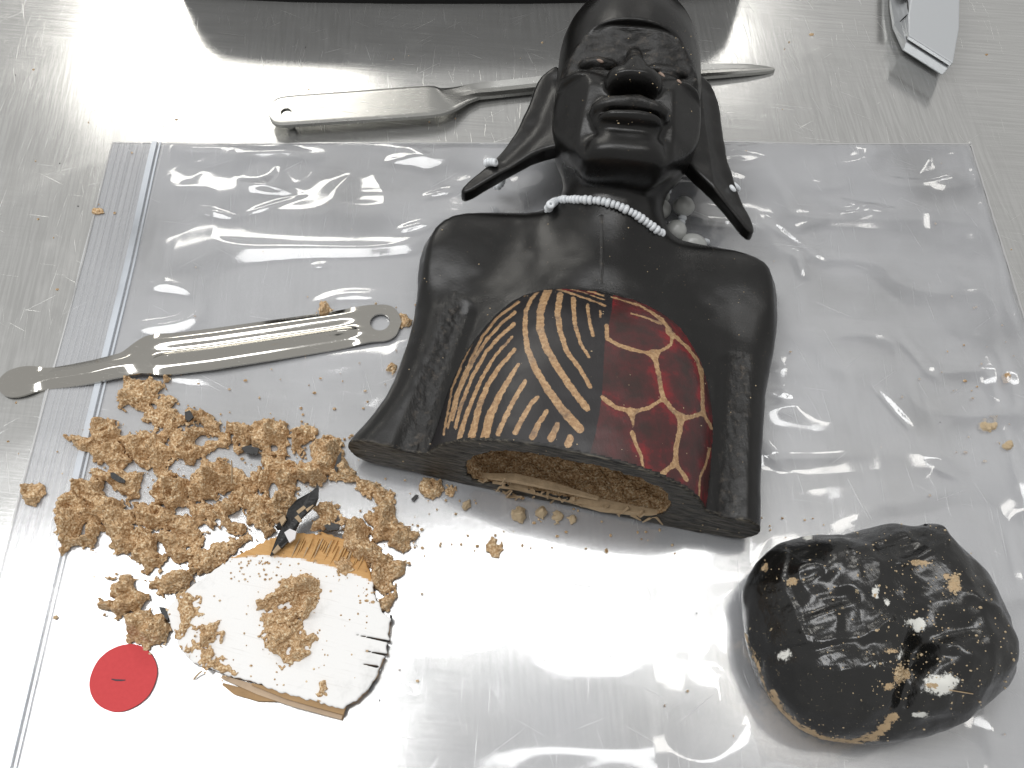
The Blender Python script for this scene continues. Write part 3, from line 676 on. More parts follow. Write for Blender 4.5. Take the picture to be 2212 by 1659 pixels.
# ------------------------------------------------------------------ painted board
def mat_board():
    m = NT('white painted board'); o_ = m.attr('bare'); e_ = m.attr('edge')
    gr = m.noise(1, 6, .7, m.co((45, 1300, 60), (0, 0, .24))); fine = m.noise(500, 4, .7)
    white = m.mix(m.math('MULTIPLY', m.step(gr, .56, .80), .5), (.86, .86, .855), (.46, .42, .38))
    white = m.mix(m.math('MULTIPLY', m.step(m.noise(70, 4, .7), .56, .75), .3), white, (.42, .43, .42))
    bare = m.mix(gr, (.40, .19, .055), (.74, .47, .20)); bare = m.mix(m.math('MULTIPLY', m.step(fine, .62, .75), .4), bare, (.25, .12, .05))
    f = m.step(m.math('ADD', o_, m.math('MULTIPLY', m.math('SUBTRACT', m.noise(220, 5, .7), .5), 2.4)), -.35, .35)
    col = m.mix(f, white, bare)
    edg = m.mix(m.step(m.noise(160, 4, .7), .45, .6), (.50, .33, .19), (.02, .017, .015))
    col = m.mix(e_, col, edg)
    m.set(Base_Color=col, Roughness=.65, Normal=m.bump(m.math('ADD', gr, m.math('MULTIPLY', m.math('MULTIPLY', f, fine), 1.5)), .22, .0004)); m.b.inputs['Specular IOR Level'].default_value = .35
    return m.m
board = thing('painted_board', 'broken piece of thin wooden board with white paint, lying bottom left under sawdust', 'board')
BP = [(470, 1225), (500, 1205), (545, 1180), (585, 1160), (640, 1152), (700, 1150), (750, 1165), (785, 1205), (802, 1245), (812, 1290), (826, 1322), (844, 1336), (838, 1368), (843, 1378), (834, 1395), (836, 1408), (828, 1420), (822, 1440), (812, 1462), (792, 1490), (770, 1512), (742, 1530),
      (680, 1515), (600, 1493), (540, 1472), (480, 1455), (415, 1430), (385, 1395), (370, 1355), (362, 1315), (380, 1288), (405, 1272), (432, 1250)]
Pb = UP(BP, 4.5); h = .45; lo = Pb.min(0)-3; hi = Pb.max(0)+3; nx, ny = ((hi-lo)/h).astype(int)
x = lo[0]+np.arange(nx)*h; y = lo[1]+np.arange(ny)*h; Xc, Yc = np.meshgrid(x, y, indexing='ij'); zc = np.arange(int(9/h))*h
d = poly_sd(Xc, Yc, Pb)+ngrid(Xc.shape, h, 2.2, 51)*.4+ngrid(Xc.shape, h, 1.0, 52)*.35
bb = UP([(500, 1205), (560, 1200), (640, 1205), (720, 1225), (820, 1262)], 4.5)
bare = Yc-np.interp(Xc, bb[:, 0], bb[:, 1])
for a_, b_ in (((842, 1386), (770, 1371)), ((838, 1415), (790, 1406)), ((815, 1440), (785, 1434))):
    c_ = UP([a_, b_], 4.5); dd, t_ = pseg(Xc, Yc, c_[0], c_[1]); d = np.maximum(d, (.16+.30*(1-t_))-dd)
topz = 4.6-.9*np.clip(bare/6, 0, 1)*(.6+.8*np.clip(ngrid(Xc.shape, h, (2, 9), 54), 0, 1))+ngrid(Xc.shape, h, 40, 53)*.3
s = smax((zc[None, None, :]-topz[:, :, None]), np.broadcast_to(d[:, :, None], (nx, ny, len(zc))), .4)
s = smax(s, np.broadcast_to(.9-zc[None, None, :], s.shape), .2); s[0] = s[-1] = 1; s[:, 0] = s[:, -1] = 1; s[:, :, -1] = 1; s[:, :, 0] = 1
Vq, Qq = sdf_mesh(s, (lo[0], lo[1], 0), h)
ii = np.clip(np.rint((Vq[:, :2]-lo)/h).astype(int), 0, [nx-1, ny-1]); vb_ = bare[ii[:, 0], ii[:, 1]]; vt_ = topz[ii[:, 0], ii[:, 1]]
ve_ = np.clip((vt_-.7-Vq[:, 2])/.6, 0, 1)
mesh_obj('painted_layer', Vq, Qq, mat_board(), board, attrs=dict(bare=vb_, edge=ve_))
LAYW = mat_plain('pale wood layer', (.62, .47, .33), .7, .3, .5, 500, .4); LAYO = mat_plain('orange wood layer', (.46, .29, .14), .6, .3, .5, 500, .4)
BAREO = mat_plain('torn orange wood', (.66, .40, .16), .7, .3, .5, 500, .35)
def pstrip(name, pts, z, w_, mat, parent, th, seed): return strip(name, [U(a_, b_, z) for a_, b_ in pts], w_, mat, parent, th, seed, .12)
pstrip('wood_layer', [(545, 1478), (620, 1502), (690, 1520), (745, 1535)], 3.0, [.3, 1.1, 1.5, 1.6], LAYO, board, 1.6, 61)
pstrip('wood_layer', [(480, 1462), (560, 1492), (640, 1518), (740, 1548)], 1.9, [.6, 1.4, 1.5, 1.2], LAYW, board, 1.4, 62)
tag(pstrip('wood_sliver', [(482, 1478), (510, 1492), (560, 1505), (610, 1512)], 1.5, [.4, 1.5, 1.5, .6], LAYO, None, 1.2, 63), 'thin dark edged sliver of wood sticking out below the lower edge of the white board', 'splinter', 'loose wood splinters')
pstrip('wood_layer', [(640, 1520), (700, 1538), (742, 1549)], 1.2, [.5, 1.0, 1.1], LAYO, board, .8, 64)
# torn fibres of the bare end
for k_ in range(26):
    a_ = 650+5.6*k_+random.uniform(-3, 3); b_ = 1166+max(0, (a_-720))*.35+random.uniform(-8, 10); L_ = random.uniform(18, 46)
    p0 = U(a_, b_, 4.4+random.uniform(0, .6)); p1 = U(a_-L_*.45, b_+L_, 4.5)
    strip('fibre', [p0, (p0+p1)/2+(0, 0, .5), p1], [.12, .28, .08], BAREO if k_ % 4 else TANW, board, .5, 70+k_)
# sawdust on the board
for i, (pp, hm_, lb_) in enumerate((
 (r3([(1330,1180),(1380,1155),(1440,1160),(1550,1190),(1555,1260),(1530,1330),(1520,1380),(1440,1390),(1380,1420),(1330,1390),(1280,1350),(1200,1350),(1210,1310),(1260,1270),(1330,1230)]),9,'big thick sawdust chunk standing in the middle of the white board'),
 (r3([(1220,1400),(1300,1370),(1400,1400),(1460,1430),(1450,1500),(1530,1520),(1500,1600),(1400,1659),(1340,1640),(1280,1560),(1240,1480)]),3,'flat sawdust layer spilled below the big chunk on the white board'),
 (r4([(150,750),(280,660),(390,720),(410,810),(330,850),(390,890),(300,900),(200,960),(150,870)]),2.5,'thin sawdust patch on the left corner of the white board'),
 (r4([(370,990),(400,880),(500,860),(540,940),(520,1010),(440,1050)]),5,'small round sawdust lump on the left part of the white board'),
 (r4([(250,1040),(330,1020),(430,1080),(560,1100),(620,1170),(630,1230),(560,1260),(470,1220),(360,1140),(260,1100)]),2.5,'long low sawdust patch along the lower left edge of the board'),
 (r4([(1480,400),(1540,370),(1570,430),(1510,470),(1450,430)]),3,'small sawdust lump on the bare orange end of the board'),
 (r3([(1500,880),(1540,800),(1620,740),(1660,800),(1660,880),(1600,920),(1520,920)]),9,'upright sawdust clump behind the bare orange end of the board'),
 (r4([(1310,1390),(1350,1370),(1365,1410),(1330,1430)]),1.5,'tiny sawdust fleck near the lower right corner of the board'),
 (r4([(1000,1195),(1045,1200),(1040,1225),(1000,1220)]),1.2,'tiny sawdust fleck under the flat layer on the board'))):
    clump(pp, 4.3, hm_, lb_, 'sawdust on the board', seed=500+10*i, grow=.4)

# black painted splinters
def shard(name, pts, z0, th, mat, parent=None, tilt=0):
    P_ = [U(p[0], p[1], z0+(p[2] if len(p) > 2 else 0)) for p in pts]; n = len(P_)
    V_ = [p for p in P_]+[p-np.array([0, 0, th]) for p in P_]
    Fc = [tuple(range(n))[::-1], tuple(range(n, 2*n))]+[(i, (i+1) % n, n+(i+1) % n, n+i) for i in range(n)]
    return mesh_obj(name, V_, Fc, mat, parent, smooth=False)
WHT = mat_plain('white paint', (.78, .76, .77), .5, .4, .3, 300, .1)
t = thing('painted_splinter', 'pointed black wood splinter with a white patch and tan stripes leaning over the board end', 'splinter', 'loose wood splinters')
shard('shaft', [(583, 1200, 0), (598, 1160, 1), (614, 1128, 3), (622, 1100, 5), (640, 1080, 7), (672, 1062, 8), (688, 1048, 8), (687, 1075, 7), (680, 1092, 7), (650, 1120, 5), (640, 1140, 4), (632, 1160, 2), (610, 1182, 1)], 6, 1.2, BLKW, t)
shard('white_patch', [(614, 1150, 2.3), (626, 1142, 3.0), (640, 1148, 3.0), (637, 1163, 2.2), (625, 1172, 1.4)], 7.2, 1.0, WHT, t)
for q_ in ([(588, 1192), (600, 1176), (606, 1184), (592, 1196)], [(640, 1104), (656, 1092), (661, 1097), (645, 1110)], [(660, 1100), (676, 1090), (680, 1095), (664, 1106)], [(636, 1118), (644, 1112), (652, 1124), (646, 1128)], [(603, 1122), (614, 1112), (618, 1122), (608, 1136)]):
    shard('tan_stripe', [(a_, b_, max(0, (1180-b_)*.06)) for a_, b_ in q_], 7.4, 1.0, TANW, t)
for pp, z_, lb_ in (([(594, 1138, 1), (604, 1130, 2), (616, 1131, 2), (612, 1142, 1), (598, 1144, 0)], 4, 'small black wood chip under the pointed painted splinter'),
 ([(521, 967), (535, 962), (560, 968), (556, 980), (530, 978)], 4, 'small flat black wood scrap among the sawdust in the top row'),
 ([(238, 1021), (245, 1020), (270, 1037), (268, 1043), (255, 1041), (240, 1032)], 9, 'small dark flat wood chip lying on a left sawdust clump'),
 ([(722, 1012), (730, 985), (737, 975), (736, 995), (727, 1020)], 6, 'slim black splinter beside the clump nearest the left arm'),
 ([(343, 1311), (355, 1312), (368, 1325), (362, 1340), (350, 1328)], 4, 'black wood scrap at the left corner of the white board'),
 ([(382, 1280), (392, 1292), (390, 1296), (378, 1288)], 4, 'dark splinter sticking up behind the left edge of the board'),
 ([(399, 890), (410, 886), (418, 900), (408, 910), (400, 905)], 8, 'black fleck of wood on the topmost small sawdust clump'),
 ([(888, 1078), (898, 1068), (904, 1070), (893, 1082)], 1.8, 'tiny grey wood sliver on the bag left of the sawn edge'),
 ([(700, 1136), (715, 1128), (735, 1134), (730, 1144), (708, 1146)], 7, 'charred black scrap at the top of the bare orange board end'),
 ([(842, 1328), (847, 1329), (848, 1341), (842, 1340)], 4, 'small black chip on the right edge of the white board')):
    tag(shard('wood_chip', pp, z_, 1.0, BLKW), lb_, 'wood chip', 'black wood chips')
o = strip('straw', [U(500, 1045, 8), U(501, 1020, 12), U(500, 995, 16)], [.3, .35, .15], TANW, None, .5, 5)
tag(o, 'thin straw standing up against the boat shaped sawdust chunk', 'straw')
tag(strip('straw', [U(418, 1468, 1.2), U(428, 1456, 2), U(436, 1450, 3)], [.3, .3, .2], TANW, None, .4, 6), 'short straw sticking out at the lower left edge of the white board', 'straw')

# tiny crumbs nobody could count
def crumbs(name, spots, mat, label, lo=.25, hi=.7):
    V_ = []; Fc = []
    for (x_, y_, z_) in spots:
        r_ = random.uniform(lo, hi)*(1.6 if random.random() < .06 else 1); b0 = len(V_); a0 = random.uniform(0, 6.28); e_ = random.uniform(.6, 1.5)
        for k in range(5): V_.append((x_+r_*e_*math.cos(a0+k*1.2566), y_+r_*math.sin(a0+k*1.2566), z_+random.uniform(0, .2)*r_))
        V_.append((x_+random.uniform(-.2, .2)*r_, y_, z_+r_*random.uniform(.7, 1.3))); V_.append((x_, y_, z_-.05))
        for k in range(5): Fc.append((b0+k, b0+(k+1) % 5, b0+5)); Fc.append((b0+(k+1) % 5, b0+k, b0+6))
    return tag(mesh_obj(name, V_, Fc, mat, smooth=False), label, 'sawdust', kind='stuff')
sp = []
def zone(x0, x1, y0, y1, n, z=.85, g=False):
    for _ in range(n):
        a_, b_ = (random.gauss((x0+x1)/2, (x1-x0)/4), random.gauss((y0+y1)/2, (y1-y0)/4)) if g else (random.uniform(x0, x1), random.uniform(y0, y1))
        p = U(a_, b_, z); on = -195 < p[0] < 224 and p[1] < 132; sp.append((p[0], p[1], z if on else .05))
zone(120, 900, 830, 1300, 260, g=True); zone(850, 1500, 1080, 1200, 50); zone(0, 2212, 0, 700, 45); zone(0, 2212, 700, 1659, 35); zone(2020, 2200, 600, 1000, 22); zone(1500, 1800, 1100, 1250, 14); zone(650, 900, 640, 900, 25)
crumbs('sawdust_crumbs', sp, SAW, 'fine sawdust crumbs scattered over the bag and steel')
crumbs('board_dust', [tuple(U(random.uniform(420, 800), random.uniform(1200, 1480), 4.7)) for _ in range(70)]+[tuple(U(random.gauss(560, 40), random.gauss(1225, 22), 4.7)) for _ in range(60)]+[tuple(U(random.gauss(790, 15), random.gauss(1280, 25), 4.7)) for _ in range(25)], SAW, 'fine sawdust specks on the white board', .2, .5)
hits = [ray_hit(random.choice([random.uniform(1240, 1500), random.uniform(1280, 1470)]), random.uniform(60, 270)) for _ in range(50)]+[ray_hit(random.uniform(760, 1660), random.uniform(480, 1160)) for _ in range(300)]+[ray_hit(random.uniform(1350, 1400), random.uniform(110, 160)) for _ in range(12)]
crumbs('bust_dust', [tuple(p) for p in hits if p is not None], SAWP, 'tiny pale specks dusted over the black bust', .16, .36)
BLK2 = mat_plain('dark grit', (.03, .028, .026), .6, .4)
crumbs('dark_grit', [(lambda p: (p[0], p[1], .85 if (-195 < p[0] < 224 and p[1] < 132) else .05))(U(random.uniform(0, 2212), random.uniform(0, 1659), .8)) for _ in range(34)], BLK2, 'sparse dark grit specks on steel and bag', .2, .5)

# ------------------------------------------------------------------ metal tools
def plate(stations, thick, zprof, nw=25, res=1.0):
    """stations: (px, py, halfwidth_px, base z); resampled loft. returns V, F closed"""
    S = np.array([[*U(a_, b_, z_)[:2], hw/5.13*(1 if True else 1), z_, tr] for a_, b_, hw, z_, tr in stations])
    # half width in mm from local scale
    for i, (a_, b_, hw, z_, tr) in enumerate(stations):
        S[i, 2] = np.linalg.norm(U(a_, b_-hw, z_)-U(a_, b_+hw, z_))/2 if hw > .2 else .05
    cum_ = np.r_[0, np.cumsum(np.linalg.norm(np.diff(S[:, :2], axis=0), axis=1))]; n = int(cum_[-1]/res); tt = np.linspace(0, cum_[-1], n)
    R_ = np.stack([np.interp(tt, cum_, S[:, k]) for k in range(5)], 1)
    for k in range(5):                                   # soften the kinks
        f_ = R_[:, k].copy(); g_ = f_.copy(); g_[1:-1] = (f_[:-2]+2*f_[1:-1]+f_[2:])/4; R_[:, k] = g_; f_ = g_.copy(); g_[1:-1] = (f_[:-2]+2*f_[1:-1]+f_[2:])/4; R_[:, k] = g_
    V_ = []; wv = np.linspace(-1, 1, nw)
    D_ = np.gradient(R_[:, :2], axis=0); D_ /= np.linalg.norm(D_, axis=1)[:, None]; N_ = np.stack([-D_[:, 1], D_[:, 0]], 1)
    for i in range(n):
        for w_ in wv:
            p = R_[i, :2]+N_[i]*w_*R_[i, 2]; V_.append((p[0], p[1], R_[i, 3]+thick+zprof(w_, R_[i, 4], tt[i])))
    for i in range(n):
        for w_ in wv:
            p = R_[i, :2]+N_[i]*w_*R_[i, 2]; V_.append((p[0], p[1], R_[i, 3]+zprof(w_, R_[i, 4], tt[i])))
    Fc = []; M = n*nw
    for i in range(n-1):
        for k in range(nw-1):
            a_ = i*nw+k; Fc.append((a_, a_+nw, a_+nw+1, a_+1)); Fc.append((M+a_, M+a_+1, M+a_+nw+1, M+a_+nw))
        Fc.append((i*nw, M+i*nw, M+(i+1)*nw, (i+1)*nw)); e = nw-1; Fc.append((i*nw+e, (i+1)*nw+e, M+(i+1)*nw+e, M+i*nw+e))
    for k in range(nw-1):
        Fc.append((k, k+1, M+k+1, M+k)); b_ = (n-1)*nw; Fc.append((b_+k+1, b_+k, M+b_+k, M+b_+k+1))
    return V_, Fc
def drill(o, cx, cy, r, zlo, zhi):
    bm = bmesh.new(); bmesh.ops.create_cone(bm, cap_ends=True, segments=32, radius1=r*MM, radius2=r*MM, depth=(zhi-zlo)*MM)
    me = bpy.data.meshes.new('cutter'); bm.to_mesh(me); bm.free(); c = bpy.data.objects.new('cutter', me); COL.objects.link(c); c.location = (cx*MM, cy*MM, (zlo+zhi)/2*MM)
    md = o.modifiers.new('hole', 'BOOLEAN'); md.object = c; md.operation = 'DIFFERENCE'; md.solver = 'EXACT'
    dg = bpy.context.evaluated_depsgraph_get(); new = bpy.data.meshes.new_from_object(o.evaluated_get(dg)); o.modifiers.clear(); o.data = new
    bpy.data.objects.remove(c)
def roundend(a, b, n=7):                                  # helper to round a plate end: returns width factors
    return [(k/n, math.sqrt(max(0, 1-(1-k/n)**2))) for k in range(n+1)]
# lower tool (scraper with channelled handle): from round handle end (right) to spoon tip (left)
t = thing('metal_scraper', 'shiny plated scraper with ridged drilled handle lying across the left edge of the bag', 'tool')
st = []
for f_, wv_ in roundend(0, 1, 9): st.append((868-40*f_, 697+2*f_, 39*wv_, 1.6, 0))
st += [(800, 700, 39.5, 1.8, 0), (775, 704, 40, 2.0, .1), (750, 708, 41, 2.2, .8), (720, 713, 41.5, 2.4, 1), (581, 734, 43, 3.2, 1), (460, 752, 44, 3.6, 1), (370, 763, 44, 3.6, 1), (345, 765, 44, 3.5, .6), (328, 767, 43, 3.4, .05)]
st.pop()
st += [(328, 767, 43, 3.4, 0), (315, 771, 40, 3.5, 0), (298, 776, 34, 3.7, 0), (280, 781, 29, 4.0, -.4), (262, 785, 26, 4.4, -.9), (240, 789, 25, 4.6, -1), (200, 799, 25, 3.8, -1), (150, 808, 24, 2.6, -1), (110, 814, 23, 1.8, -1), (90, 818, 24, 1.4, -.6), (74, 821, 28, 1.0, 0), (58, 824, 31, .9, 0), (41, 827, 32, .8, 0), (22, 831, 29, .8, 0), (8, 835, 22, .8, 0), (0, 837, 14, .8, 0), (-4, 839, 4, .8, 0)]
def scraper_prof(w_, tr, s__):
    if tr < 0: return tr*2.6*max(0, abs(w_)-.30)*1.2
    return tr*(3.0*math.exp(-((w_-.34)/.17)**2)-1.3*math.exp(-((w_+.12)/.24)**2)-2.2*max(0, abs(w_)-.72)*2.0+.5*(1-w_*w_))
hv_, hf_ = plate(st, 1.0, scraper_prof, nw=41)
def split_plate(V_, F_, mat, parent, hole, xs_px, names, sh):
    fo = mesh_obj('blank', V_, F_, mat); drill(fo, hole[0], hole[1], hole[2], -3, 16)
    fm = fo.data; FV = np.array([v_.co[:] for v_ in fm.vertices])/MM; FP = [list(p_.vertices) for p_ in fm.polygons]; bpy.data.objects.remove(fo)
    for nm_, side_ in names:
        pf = [p_ for p_ in FP if (np.mean([FV[i_, 0] for i_ in p_])-xs_px)*side_ > 0]; used = sorted({i_ for p_ in pf for i_ in p_}); mp_ = {a_: k for k, a_ in enumerate(used)}
        mesh_obj(nm_, FV[used], [[mp_[i_] for i_ in p_] for p_ in pf], mat, parent, sharp=sh)
hc = U(821, 697, 2); split_plate(hv_, hf_, CHROME, t, (hc[0], hc[1], 4.3), U(328, 767, 3.4)[0], (('handle', 1), ('blade', -1)), 50)
# upper tool: flat handle, offset, long grooved shank ending in a point
t = thing('metal_spatula', 'slim plated spatula with flat drilled handle and grooved pointed shank lying behind the bust head', 'tool')
st = []
for f_, wv_ in roundend(0, 1, 9): st.append((580+32*f_, 246-1.5*f_, 31*wv_, 5.5, 0))
st += [(640, 242, 31.5, 5.5, 0), (760, 234, 32, 5.6, 0), (860, 227, 32.5, 5.6, 0), (930, 222, 32, 5.6, 0), (948, 221, 30, 5.4, 0), (956, 220, 29, 5.2, 0)]
st.pop()
st += [(962, 219, 27, 5.0, 0), (978, 215, 23, 4.0, 0), (1000, 209, 18, 2.6, .2), (1030, 203, 15.5, 1.2, .8), (1070, 200, 15.5, .6, 1), (1200, 186, 15.5, .4, 1), (1350, 174, 15, .3, 1), (1500, 162.5, 14, .3, 1), (1560, 159, 12.5, .3, 1), (1610, 156.5, 10, .2, .8), (1645, 155, 7, .1, .4), (1665, 154.5, 4, .1, .1), (1672, 154, 1.5, .1, 0)]
uv_, uf_ = plate(st, 1.9, lambda w_, tr, s__: tr*(.1+1.3*max(0, abs(w_)-.25))-(1-tr)*.25*max(0, abs(w_)-.85)*6, nw=33)
uc = U(618, 242, 7.5); split_plate(uv_, uf_, TOOLB, t, (uc[0], uc[1], 2.6), U(958, 219, 5)[0], (('handle', -1), ('shank', 1)), 45)
bz = U(626, 277, 3); blob('foot_nub', (bz[0], bz[1]+2.5, 2.8), (2.5, 2.2, 2.8), TOOLB, t, 3, 0, 3)

# ------------------------------------------------------------------ utility knife
t = thing('utility_knife', 'silver grey utility knife with slanted nose and empty blade slot at the top right', 'knife')
KN = NT('silver grey paint'); n_ = KN.noise(500, 3); KN.set(Base_Color=KN.mix(KN.step(KN.noise(260, 4, .7), .68, .76), (.50, .52, .54), (.12, .12, .12)), Metallic=.45, Roughness=.36, Normal=KN.bump(n_, .12, .0003)); KN = KN.m
def prism(name, levels, mat, parent, bev=.5):
    """levels: list of equal rings of xyz points, bottom to top"""
    V_ = [p for ring_ in levels for p in ring_]; n = len(levels[0]); Fc = []
    for l in range(len(levels)-1):
        for i in range(n): j = (i+1) % n; Fc.append((l*n+i, l*n+j, (l+1)*n+j, (l+1)*n+i))
    Fc.append(tuple(range(n))[::-1]); Fc.append(tuple((len(levels)-1)*n+i for i in range(n)))
    o = mesh_obj(name, V_, Fc, mat, parent, smooth=False)
    bm = bmesh.new(); bm.from_mesh(o.data); bmesh.ops.recalc_face_normals(bm, faces=bm.faces); bm.to_mesh(o.data); bm.free()
    if bev:
        md = o.modifiers.new('bevel', 'BEVEL'); md.width = bev*MM; md.segments = 3; md.limit_method = 'ANGLE'; md.angle_limit = math.radians(25)
    return o
ZT, ZB = 15.5, 6.5
ktop = [U(a_, b_, ZT) for a_, b_ in ((1962, 76), (2059, 137), (2072, 60), (2074, -60), (2066, -260), (1966, -260), (1968, 0), (1963, 30))]
kbot = [U(a_, b_, ZB) for a_, b_ in ((1953, 101), (2041, 157), (2066, 78), (2072, -50), (2064, -250), (1924, -250), (1924, 2), (1931, 51))]
def klv(z_, f_=None, shrink=1.0):
    f_ = (z_-ZB)/(ZT-ZB) if f_ is None else f_; R_ = [np.array(b_)*(1-f_)+np.array(t_)*f_ for b_, t_ in zip(kbot, ktop)]
    ctr = sum(R_)/len(R_); return [np.array([*(ctr+(p-ctr)*shrink)[:2], z_]) for p in R_]
prism('body_shell', [klv(12.2), klv(ZT)], KN, t, .6)
prism('body_shell', [klv(1.5, 0, .93), klv(4.0, 0, .985), klv(ZB), klv(10.4)], KN, t, .4)
def kfill(z_):
    R_ = klv(z_); R_[0] = R_[0]+np.array([.4, 4.0, 0]); R_[1] = R_[1]+np.array([-.8, 3.0, 0]); return R_
prism('body_shell', [kfill(10.0), kfill(12.6)], KN, t, 0)
prism('blade_holder', [klv(10.2, None, .965), klv(12.4, None, .965)], BLACKP, t, 0)
prism('slider_button', [[U(a_, b_, 11) for a_, b_ in ((1928, -8), (1960, -4), (1962, -80), (1926, -80))], [U(a_, b_, 14.6) for a_, b_ in ((1938, -4), (1961, 4), (1963, -80), (1936, -80))]], BLACKP, t, .3)
prism('side_latch', [[U(a_, b_, 9) for a_, b_ in ((2059, 97), (2066, 97), (2068, 74), (2062, 74))], [U(a_, b_, 12.5) for a_, b_ in ((2059, 97), (2066, 97), (2068, 74), (2062, 74))]], CHROME, t, .1)
strip('panel_seam', [U(1964, 30, 15.0), U(1958, 34, 14.2), U(1950, 41, 12.6), U(1944, 47, 11.6)], [.25, .22, .2, .15], BLACKP, t, .7, 8)
strip('panel_seam', [U(1960, 4, 14.3), U(1961, 16, 14.6), U(1963, 29, 14.9)], [.22, .22, .2], BLACKP, t, .7, 9)

# ------------------------------------------------------------------ black tray standing behind
TRAYM = mat_plain('black tray plastic', (.004, .004, .004), .5, .25)
trayP = smooth_poly([(-168, 231), (112, 231), (134, 250), (134, 430), (-190, 430), (-190, 250)], 2)
n = len(trayP); V_ = []; Fc = []
tc = np.array([-30., 330.])
for s__, z_ in ((1.0, .1), (1.0, 30), (.995, 42), (.97, 50), (.93, 50), (.92, 8)):
    for p in trayP: q_ = tc+(p-tc)*s__; V_.append((q_[0], q_[1], z_))
for l in range(5):
    for i in range(n): j = (i+1) % n; Fc.append((l*n+i, l*n+j, (l+1)*n+j, (l+1)*n+i))
Fc.append(tuple(range(n))[::-1]); Fc.append(tuple(5*n+i for i in range(n)))
tag(mesh_obj('plastic_tray', V_, Fc, TRAYM, sharp=40), 'black plastic tray whose bottom edge just shows along the top of the picture', 'tray')

# ------------------------------------------------------------------ red disc
RED = NT('red paper'); RED.set(Base_Color=RED.mix(RED.noise(700, 4), (.54, .045, .05), (.62, .06, .065)), Roughness=.75, Normal=RED.bump(RED.noise(1500, 3), .2, .0002))
dt = thing('red_paper_disc', 'round red paper disc with a short dark pen mark, bottom left of the bag', 'disc')
c_ = (U(195, 1465, 1)+U(338, 1465, 1))/2; c_[1] = (U(266, 1393, 1)[1]+U(266, 1536, 1)[1])/2
nn = 72; ring = [(c_[0]+11.9*math.cos(6.2832*i/nn)*(1+.006*math.sin(i*.7)), c_[1]+11.7*math.sin(6.2832*i/nn)*(1+.006*math.sin(i*.5))) for i in range(nn)]
V_ = [(a_, b_, .95) for a_, b_ in ring]+[(a_, b_, 1.25) for a_, b_ in ring]
mesh_obj('paper', V_, [tuple(range(nn))[::-1], tuple(range(nn, 2*nn))]+[(i, (i+1) % nn, nn+(i+1) % nn, nn+i) for i in range(nn)], RED.m, dt, smooth=False)
INK = mat_plain('ink', (.03, .03, .045), .6)
strip('pen_mark', [U(241, 1467, 1.3), U(250, 1469, 1.3), U(262, 1469.5, 1.3), U(271, 1469, 1.3)], [.15, .3, .28, .12], INK, dt, .12, 3, .2)

# ------------------------------------------------------------------ taped black package
def mat_tape():
    m = NT('black tape'); dust = m.attr('dust'); powder = m.attr('powder'); wr = m.attr('wr')
    n1 = m.noise(40, 4, .6); spk = m.step(m.noise(420, 3, .7), .66, .72); fine = m.step(m.noise(1300, 2, .6), .70, .75)
    col = m.mix(n1, (.003, .003, .003), (.008, .008, .0075))
    col = m.mix(m.math('MULTIPLY', m.math('MAXIMUM', fine, 0), .45), col, (.45, .38, .24))
    col = m.mix(m.math('MULTIPLY', m.math('MULTIPLY', spk, m.step(m.noise(60, 2), .45, .6)), .7), col, (.45, .36, .22))
    col = m.mix(m.step(m.math('ADD', powder, m.math('MULTIPLY', m.math('SUBTRACT', m.noise(520, 5, .75), .5), 1.8)), .35, .62), col, (.70, .70, .66))
    col = m.mix(m.step(m.math('ADD', dust, m.math('MULTIPLY', m.math('SUBTRACT', m.noise(350, 5, .75), .5), 2.2)), .45, .60), col, (.42, .30, .17))
    pf = m.math('MAXIMUM', m.step(powder, .3, .6), m.step(dust, .4, .6))
    h = m.math('ADD', m.noise(1, 3, .5, m.co((28, 100, 70), (0, 0, -.2))), m.math('ADD', m.math('MULTIPLY', m.noise(90, 3, .5), .6), m.math('MULTIPLY', m.noise(1, 4, .6, m.co((420, 160, 300), (0, 0, -.5))), .35)))
    m.set(Base_Color=col, Roughness=m.math('ADD', m.math('MULTIPLY', n1, .18), m.math('ADD', .13, m.math('MULTIPLY', pf, .4))), Normal=m.bump(h, .5, .0016)); m.b.inputs['Specular IOR Level'].default_value = .65
    return m.m
pk = thing('taped_package', 'lumpy package wrapped in glossy wrinkled black tape with white powder and sawdust stuck on it', 'package')
PKP = UP(smooth_poly([(1603, 1310), (1610, 1250), (1640, 1200), (1690, 1166), (1745, 1155), (1800, 1162), (1840, 1150), (1900, 1138), (1960, 1142), (1992, 1133), (2012, 1137), (2060, 1188), (2105, 1230), (2150, 1300), (2178, 1370), (2192, 1425), (2185, 1480), (2130, 1530), (2060, 1578), (1990, 1600), (1900, 1610), (1830, 1608), (1760, 1592), (1700, 1555), (1655, 1495), (1628, 1430), (1612, 1370)], 1), 16)
h = .55; lo = PKP.min(0)-5; hi = PKP.max(0)+5; nx, ny = ((hi-lo)/h).astype(int)
x = lo[0]+np.arange(nx)*h; y = lo[1]+np.arange(ny)*h; Xc, Yc = np.meshgrid(x, y, indexing='ij'); zc = np.arange(int(50/h))*h
d = poly_sd(Xc, Yc, PKP); hgt = 43.0
def linefeat(pts, z_=30):
    L_ = UP(pts, z_); dd = np.full(Xc.shape, 1e9)
    for a_, b_ in zip(L_[:-1], L_[1:]): dd = np.minimum(dd, pseg(Xc, Yc, a_, b_)[0])
    return dd, L_
rr_ = np.clip(-d/22, 0, 1); topz = hgt*(.56+.40*(1-(1-rr_)**2.4))
e1, _ = linefeat([(1955, 1420), (1935, 1480), (1925, 1540), (1880, 1600)], 26); topz -= 5.0*np.exp(-(e1/4.0)**2)
e2, _ = linefeat([(1955, 1420), (2000, 1385), (2070, 1370)], 34); topz -= 2.5*np.exp(-(e2/3.0)**2)
